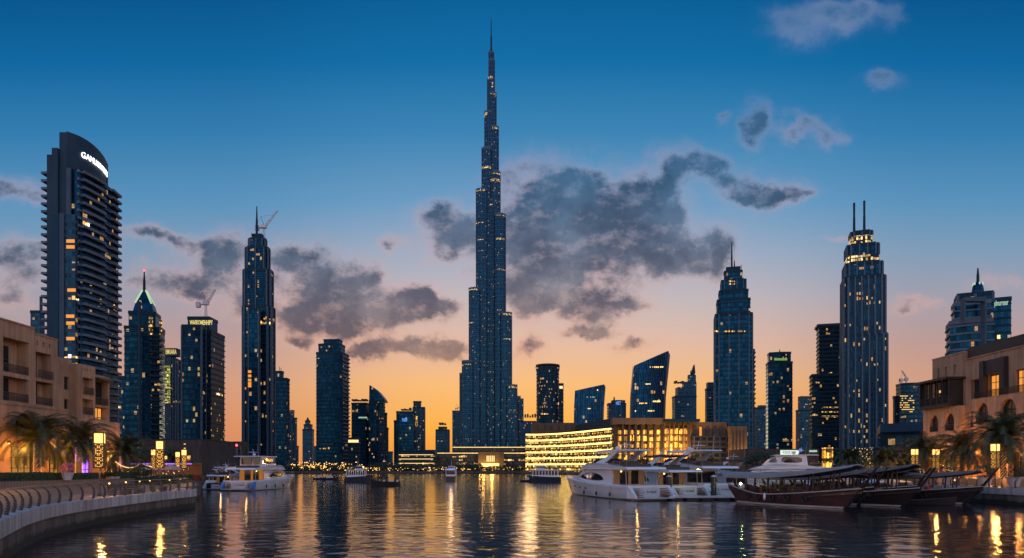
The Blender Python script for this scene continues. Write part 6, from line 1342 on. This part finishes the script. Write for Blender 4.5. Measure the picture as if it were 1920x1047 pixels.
# open work barge with gear on deck
D = 158; t = thing('work_boat', 'dark open work boat crowded with gear on the open water', 'work boat', (X(697, D), D, 0), .06); mb = MB(); secs = []
for i in range(11):
    u_ = i/10; b_ = 1.6*(1-.6*max(0, (u_-.8)/.2)**2)*(.55+.45*min(1, u_*3)); z = 1.15-.25*u_+.5*max(0, (.2-u_)/.2); half = [(u_*6.6, 0, -.3), (u_*6.6, b_*.85, 0), (u_*6.6-.3*(1-u_), b_, z), (u_*6.6, b_*.85, z), (u_*6.6, b_*.8, .5)]; secs.append(half+[(a, -c, d) for a, c, d in reversed(half[1:])])
mb.loft(secs); mb.build('hull', M['black'], t)
for i in range(9):
    mb = MB(); xx = .8+i*.62; w_ = random.uniform(.2, .4); mb.box(xx, xx+w_, -1+random.random(), .2+random.random(), .5, 1.0+random.uniform(.1, .5)); mb.build('deck_gear', random.choice([M['trim'], M['offw'], M['dsteel'], M['canvasd']]), t)
mb = MB(); mb.tube((2.0, 0, .5), (2.0, 0, 3.3), .05, .04, 5); mb.tube((2.6, .3, .5), (2.6, .3, 2.4), .04, .03, 5); mb.box(1.75, 2.25, -.03, .03, 2.6, 2.7); mb.build('mast', M['dsteel'], t)
# ------------------------------------------------------------------ pontoon, piles, dock light
def box_thing(name, label, cat, x0, x1, y0, y1, z0, z1, m, grp=None, part='block'):
    o = MB(); o.box(x0, x1, y0, y1, z0, z1); ob = o.build(name, M[m], None, off=((x0+x1)/2, (y0+y1)/2, z0), loc=((x0+x1)/2, (y0+y1)/2, z0)); return tag(ob, label, cat, grp)
t = thing('pontoon', 'floating dock behind the sterns of the right yacht row', 'dock', (26, 87, 0)); mb = MB(); mb.box(-6.2, 5.6, -1.2, 1.2, .32, .52); mb.build('deck', M['offw'], t); mb = MB()
for i in range(6): mb.box(-6+i*2, -4.6+i*2, -1.1, 1.1, -.3, .315)
mb.build('float', M['black'], t)
for x, y, lab, top in ((20.9, 90.8, 'dark mooring pile between the first and second right yachts', 2.9), (27.0, 91.4, 'dark mooring pile between the second and third right yachts', 2.9)):
    t = thing('mooring_pile', lab, 'pile', (x, y, 0), 0, 'dark mooring piles'); mb = MB(); mb.tube((0, 0, -2), (0, 0, top), .36, .36, 14); mb.build('shaft', M['navy'], t, smooth=True); mb = MB(); mb.lathe([(.37, top), (.37, top+.08), (.05, top+.25)], 14); mb.build('cap', M['offw'], t)
t = thing('dock_lamp', 'bright little dock lamp beside the third right yacht', 'lamp', (29.3, 87.4, .52)); mb = MB(); mb.tube((0, 0, 0), (0, 0, 1.45), .05, .05, 6); mb.build('post', M['steel'], t); mb = MB(); mb.ell((0, 0, 1.55), (.13, .13, .13), 8, 6); mb.build('bulb', G['dock'], t); plight(t, (0, -.3, 1.5), 150, (.72, .95, .16), .14)
# ------------------------------------------------------------------ cafe, parasols, furniture on the promenades
def parasol(label, x, y, z, grp='cafe parasols', s=1.0):
    t = thing('parasol', label, 'parasol', (x, y, z), random.random()*3, grp); mb = MB(); mb.tube((0, 0, 0), (0, 0, 2.6), .035, .03, 6); mb.lathe([(.3, 0), (.3, .08), (.05, .1)], 10); mb.build('pole', M['dsteel'], t)
    mb = MB(); n = 8; R_ = 1.7*s; P = [(R_*math.cos(2*PI*i/n), R_*math.sin(2*PI*i/n)) for i in range(n)]
    for i in range(n):
        a, b_ = P[i], P[(i+1) % n]; mb.face([(*a, 2.25), (*b_, 2.25), (0, 0, 2.95)]); mb.face([(*a, 2.25), (*b_, 2.25), (*b_, 2.05), (*a, 2.05)])
    mb.build('canopy', M['cloth'], t); return t
for i, (px, D, z, lab) in enumerate(((1600, 158, PZ, 'pale parasol left of the light hung tree'), (1642, 150, PZ, 'pale parasol between two dim right lanterns'), (1672, 142, PZ, 'pale parasol right of the dim lantern by the blue screens'), (1690, 150, PZ, 'pale parasol beside the blue screens'), (322, 112, PZ, 'pale parasol near the last left lanterns'), (276, 118, PZ, 'pale parasol below the two tiny left lanterns'))):
    parasol(lab, X(px, D), D, z)
def planter(label, x, y, z, kind='shrub', s=1.0):
    t = thing('planter', label, 'planter', (x, y, z), 0, 'planters on the promenades'); mb = MB(); mb.lathe([(.28*s, 0), (.42*s, .55*s), (.45*s, .6*s), (.38*s, .6*s), (.36*s, .5*s)], 12); mb.build('pot', M['coping'], t)
    mb = MB(); leafball(mb, (0, 0, .95*s), (.5*s, .5*s, .45*s), 150, .10*s); mb.build('flowers' if kind == 'pink' else 'foliage', M['pink'] if kind == 'pink' else M['leaf'], t)
planter('white pot with a mound of pink blossom by the left hotel', X(127, 80), 80, TZ, 'pink', 1.5)
for px, D, z, lab in ((1846, 84, PZ, 'round potted shrub left of the largest right lantern'), (1901, 86, PZ, 'round potted shrub right of the light wound right palm'), (1775, 96, PZ, 'wide potted shrub between the lanterns on the right'), (1787, 100, PZ, 'dark potted shrub below the right hotel corner'), (212, 92, PZ, 'potted shrub right of the tall near lantern'), (270, 96, PZ, 'potted shrub under the third palm')): planter(lab, X(px, D), D, z, 'shrub', 2.0)
def bench(label, x, y, rz):
    t = thing('bench', label, 'bench', (x, y, PZ+.004), rz, 'timber benches by the rail'); mb = MB(); 
    for i in range(5): mb.box(-.9, .9, -.28+i*.12, -.19+i*.12, .42, .47)
    mb.build('seat', M['wood'], t); mb = MB()
    for i in range(3): mb.box(-.9, .9, .33, .37, .55+i*.13, .65+i*.13)
    mb.build('backrest', M['wood'], t)
    for sx in (-.7, .7): mb = MB(); mb.box(sx-.04, sx+.04, -.28, .36, 0, .41); mb.box(sx-.04, sx+.04, .375, .42, 0, .95); mb.build('leg', M['dsteel'], t)
bench('timber bench behind the rail right of the near lantern', X(222, 58), 58, 1.4); bench('timber bench behind the rail further right', X(252, 60), 60, 1.4); bench('timber bench near the curved end of the rail', X(298, 68), 68, 1.2)
# cafe kiosk with violet light edge at the left, and blue lit bar on the right
D = 120; t = thing('cafe_kiosk', 'low cafe kiosk edged with violet light behind the left lanterns', 'kiosk', (X(300, D), D, PZ)); o3 = (0, 0, 0); W_ = 6.2
mb = MB(); mb.box(-W_, W_*.9, 0, 4, 3.0, 3.25); mb.build('roof', M['trim'], t)
for i in range(6): mb = MB(); x = -W_+.1+i*2.2; mb.box(x, x+.16, .1, .26, 0, 3.0); mb.build('post', M['trim'], t)
mb = MB(); mb.box(-W_, W_*.9, -.06, -.01, 3.02, 3.16); mb.build('violet_strip', G['violet'], t); mb = MB(); mb.box(-W_+.3, W_*.8, 1.0, 3.8, 0, 1.1); mb.build('counter', M['red'], t); mb = MB(); mb.box(-W_, W_*.9, 3.9, 4.0, 0, 3.0); mb.build('back_wall', M['brownst'], t)
plight(t, (-2, 2, 2.6), 90, (.7, .25, 1), .3, 'violet_lamp'); plight(t, (3, 1.5, 2.6), 90, (1, .4, .2), .2, 'kiosk_lamp')
D = 150; t = thing('beach_bar', 'open bar with blue screens between lanterns left of the right hotel', 'kiosk', (X(1684, D), D, PZ)); mb = MB(); mb.box(-6, 6, 0, 4, 3.0, 3.3); mb.build('roof', M['canvasd'], t)
for i in range(5): mb = MB(); mb.box(-5.9+i*2.9, -5.7+i*2.9, .1, .3, 0, 3.0); mb.build('post', M['wood'], t)
for x0_ in (-3.6, .2): mb = MB(); mb.box(x0_, x0_+2.6, 3.4, 3.5, 1.5, 2.5); mb.build('screen', G['blueled'], t)
mb = MB(); mb.box(-5.6, 5.6, 1.6, 2.2, 0, 1.1); mb.build('counter', M['wood'], t); mb = MB(); mb.box(-6, 6, 3.9, 4, 0, 3); mb.build('back_wall', M['stuccod'], t); plight(t, (0, 1, 2.7), 120, (1, .5, .15), .2, 'bar_lamp'); plight(t, (-4, 1, 2.7), 120, (1, .5, .15), .2, 'bar_lamp')
# tables with chairs in front of the hotels
def table_set(label, x, y, z):
    t = thing('cafe_table', label, 'table', (x, y, z), 0, 'cafe tables'); mb = MB(); mb.lathe([(.45, .72), (.45, .76), (.01, .765)], 12); mb.build('tabletop', M['wood'], t); mb = MB(); mb.lathe([(.25, 0), (.25, .04), (.04, .06), (.04, .72)], 8); mb.build('leg', M['dsteel'], t)
for i, (px, D, z) in enumerate(((205, 88, PZ), (238, 104, PZ), (262, 112, PZ), (316, 104, PZ), (1650, 145, PZ), (1705, 140, PZ))): table_set(['small round table right of the near lantern', 'small round table under the third palm', 'small round table below the tiny lanterns', 'small round table by the lantern pair', 'small round table left of the blue screens', 'small round table right of the blue screens'][i], X(px, D), D, z)
yacht('small white cruiser glimpsed under the second dhow canopy', 57, 112, heading((57, 112), (44, 109)), 13, 4.2, 'arch', lit=False)
yacht('small dark hulled cruiser between the third dhow and the right quay', 59.5, 104, heading((59.5, 104), (51, 101)), 11, 3.8, 'dark', 'navy', lit=False)
def festoon(label, p0, p1, n=26, sag=.7):
    t = thing('festoon', label, 'string lights', p0, 0, 'festoons of bulbs over the promenades'); d = Vector(p1)-Vector(p0); P = [tuple(d*(i/n)+Vector((0, 0, -sag*4*(i/n)*(1-i/n)))) for i in range(n+1)]
    mb = MB(); mb.path(P, .012, 3); mb.build('cable', M['trim'], t)
    for i in range(1, n): mb = MB(); mb.ell((P[i][0], P[i][1], P[i][2]-.07), (.06, .06, .075), 6, 4); mb.build('bulb', G['gold'], t)
for lab, a_, b_ in (('festoon of bulbs from the near lantern towards the hotel', (X(215, 84), 84, 5.0), (X(262, 108), 108, 4.8)), ('festoon of bulbs above the left cafe parasols', (X(262, 110), 110, 5.0), (X(338, 116), 116, 4.7)),
        ('festoon of bulbs left of the blue screens', (X(1580, 150), 150, 5.6), (X(1668, 146), 146, 5.2)), ('festoon of bulbs in front of the pavilion', (X(1668, 146), 146, 5.2), (X(1750, 124), 124, 5.4)), ('festoon of bulbs low in front of the arched hotel corner', (X(1752, 104), 104, 5.0), (X(1822, 112), 112, 5.2))): festoon(lab, a_, b_)
bo = thing('bollard_light', 'first low glowing bollard by the left hedge', 'bollard light', (0, 0, 0), 0, 'low glowing bollards'); mb = MB(); mb.lathe([(.09, 0), (.09, .62), (.11, .64), (.11, .66)], 10); mb.build('post', M['dsteel'], bo); mb = MB(); mb.lathe([(.075, .66), (.075, .80)], 10); mb.build('light', G['warm'], bo); mb = MB(); mb.lathe([(.11, .80), (.11, .84), (.02, .86)], 10); mb.build('cap', M['dsteel'], bo)
BO = [((205, 70), 'low glowing bollard nearest the tall lantern'), ((236, 76), 'low glowing bollard under the third palm'), ((262, 82), 'low glowing bollard left of the second lantern'), ((281, 86), 'low glowing bollard below the lantern pair'), ((318, 92), 'low glowing bollard right of the second lantern'), ((338, 100), 'low glowing bollard nearest the marina'), ((1790, 90), 'low glowing bollard left of the round shrub on the right'), ((1840, 84), 'low glowing bollard by the largest right lantern'), ((1735, 104), 'low glowing bollard below the right hotel corner'), ((1705, 118), 'low glowing bollard above the second dhow'), ((1650, 140), 'low glowing bollard beside the bar')]
for i, ((px, D), lab) in enumerate(BO):
    if i == 0: bo.location = (X(px, D), D, PZ); bo['label'] = lab
    else: dup(bo, (X(px, D), D, PZ), 0, lab)
yacht('white cruiser between the third right yacht and the broadside yacht', 36.5, 104, heading((36.5, 104), (29, 124)), 18, 5.0, 'dark', lit=False)
def swarm(name, label, boxes, n, m):
    g = MB()
    for i in range(n):
        (p0, p1, d0, d1, z0, z1) = random.choice(boxes); D = random.uniform(d0, d1); s_ = random.uniform(.035, .085); g.ell((X(random.uniform(p0, p1), D), D, random.uniform(z0, z1)), (s_, s_, s_), 5, 3)
    tag(g.build(name, G[m]), label, 'lights', kind='stuff')
swarm('cafe_lights', 'scatter of tiny warm lights among the cafes on the left promenade', [(205, 352, 92, 135, 2.3, 4.6), (240, 352, 110, 140, 2.2, 3.4)], 90, 'gold')
swarm('cafe_lights', 'scatter of tiny warm lights under the palms on the right bank', [(1560, 1740, 142, 175, 2.4, 5.5), (1690, 1830, 112, 130, 2.9, 4.4), (1410, 1560, 300, 322, 3, 9)], 150, 'gold')
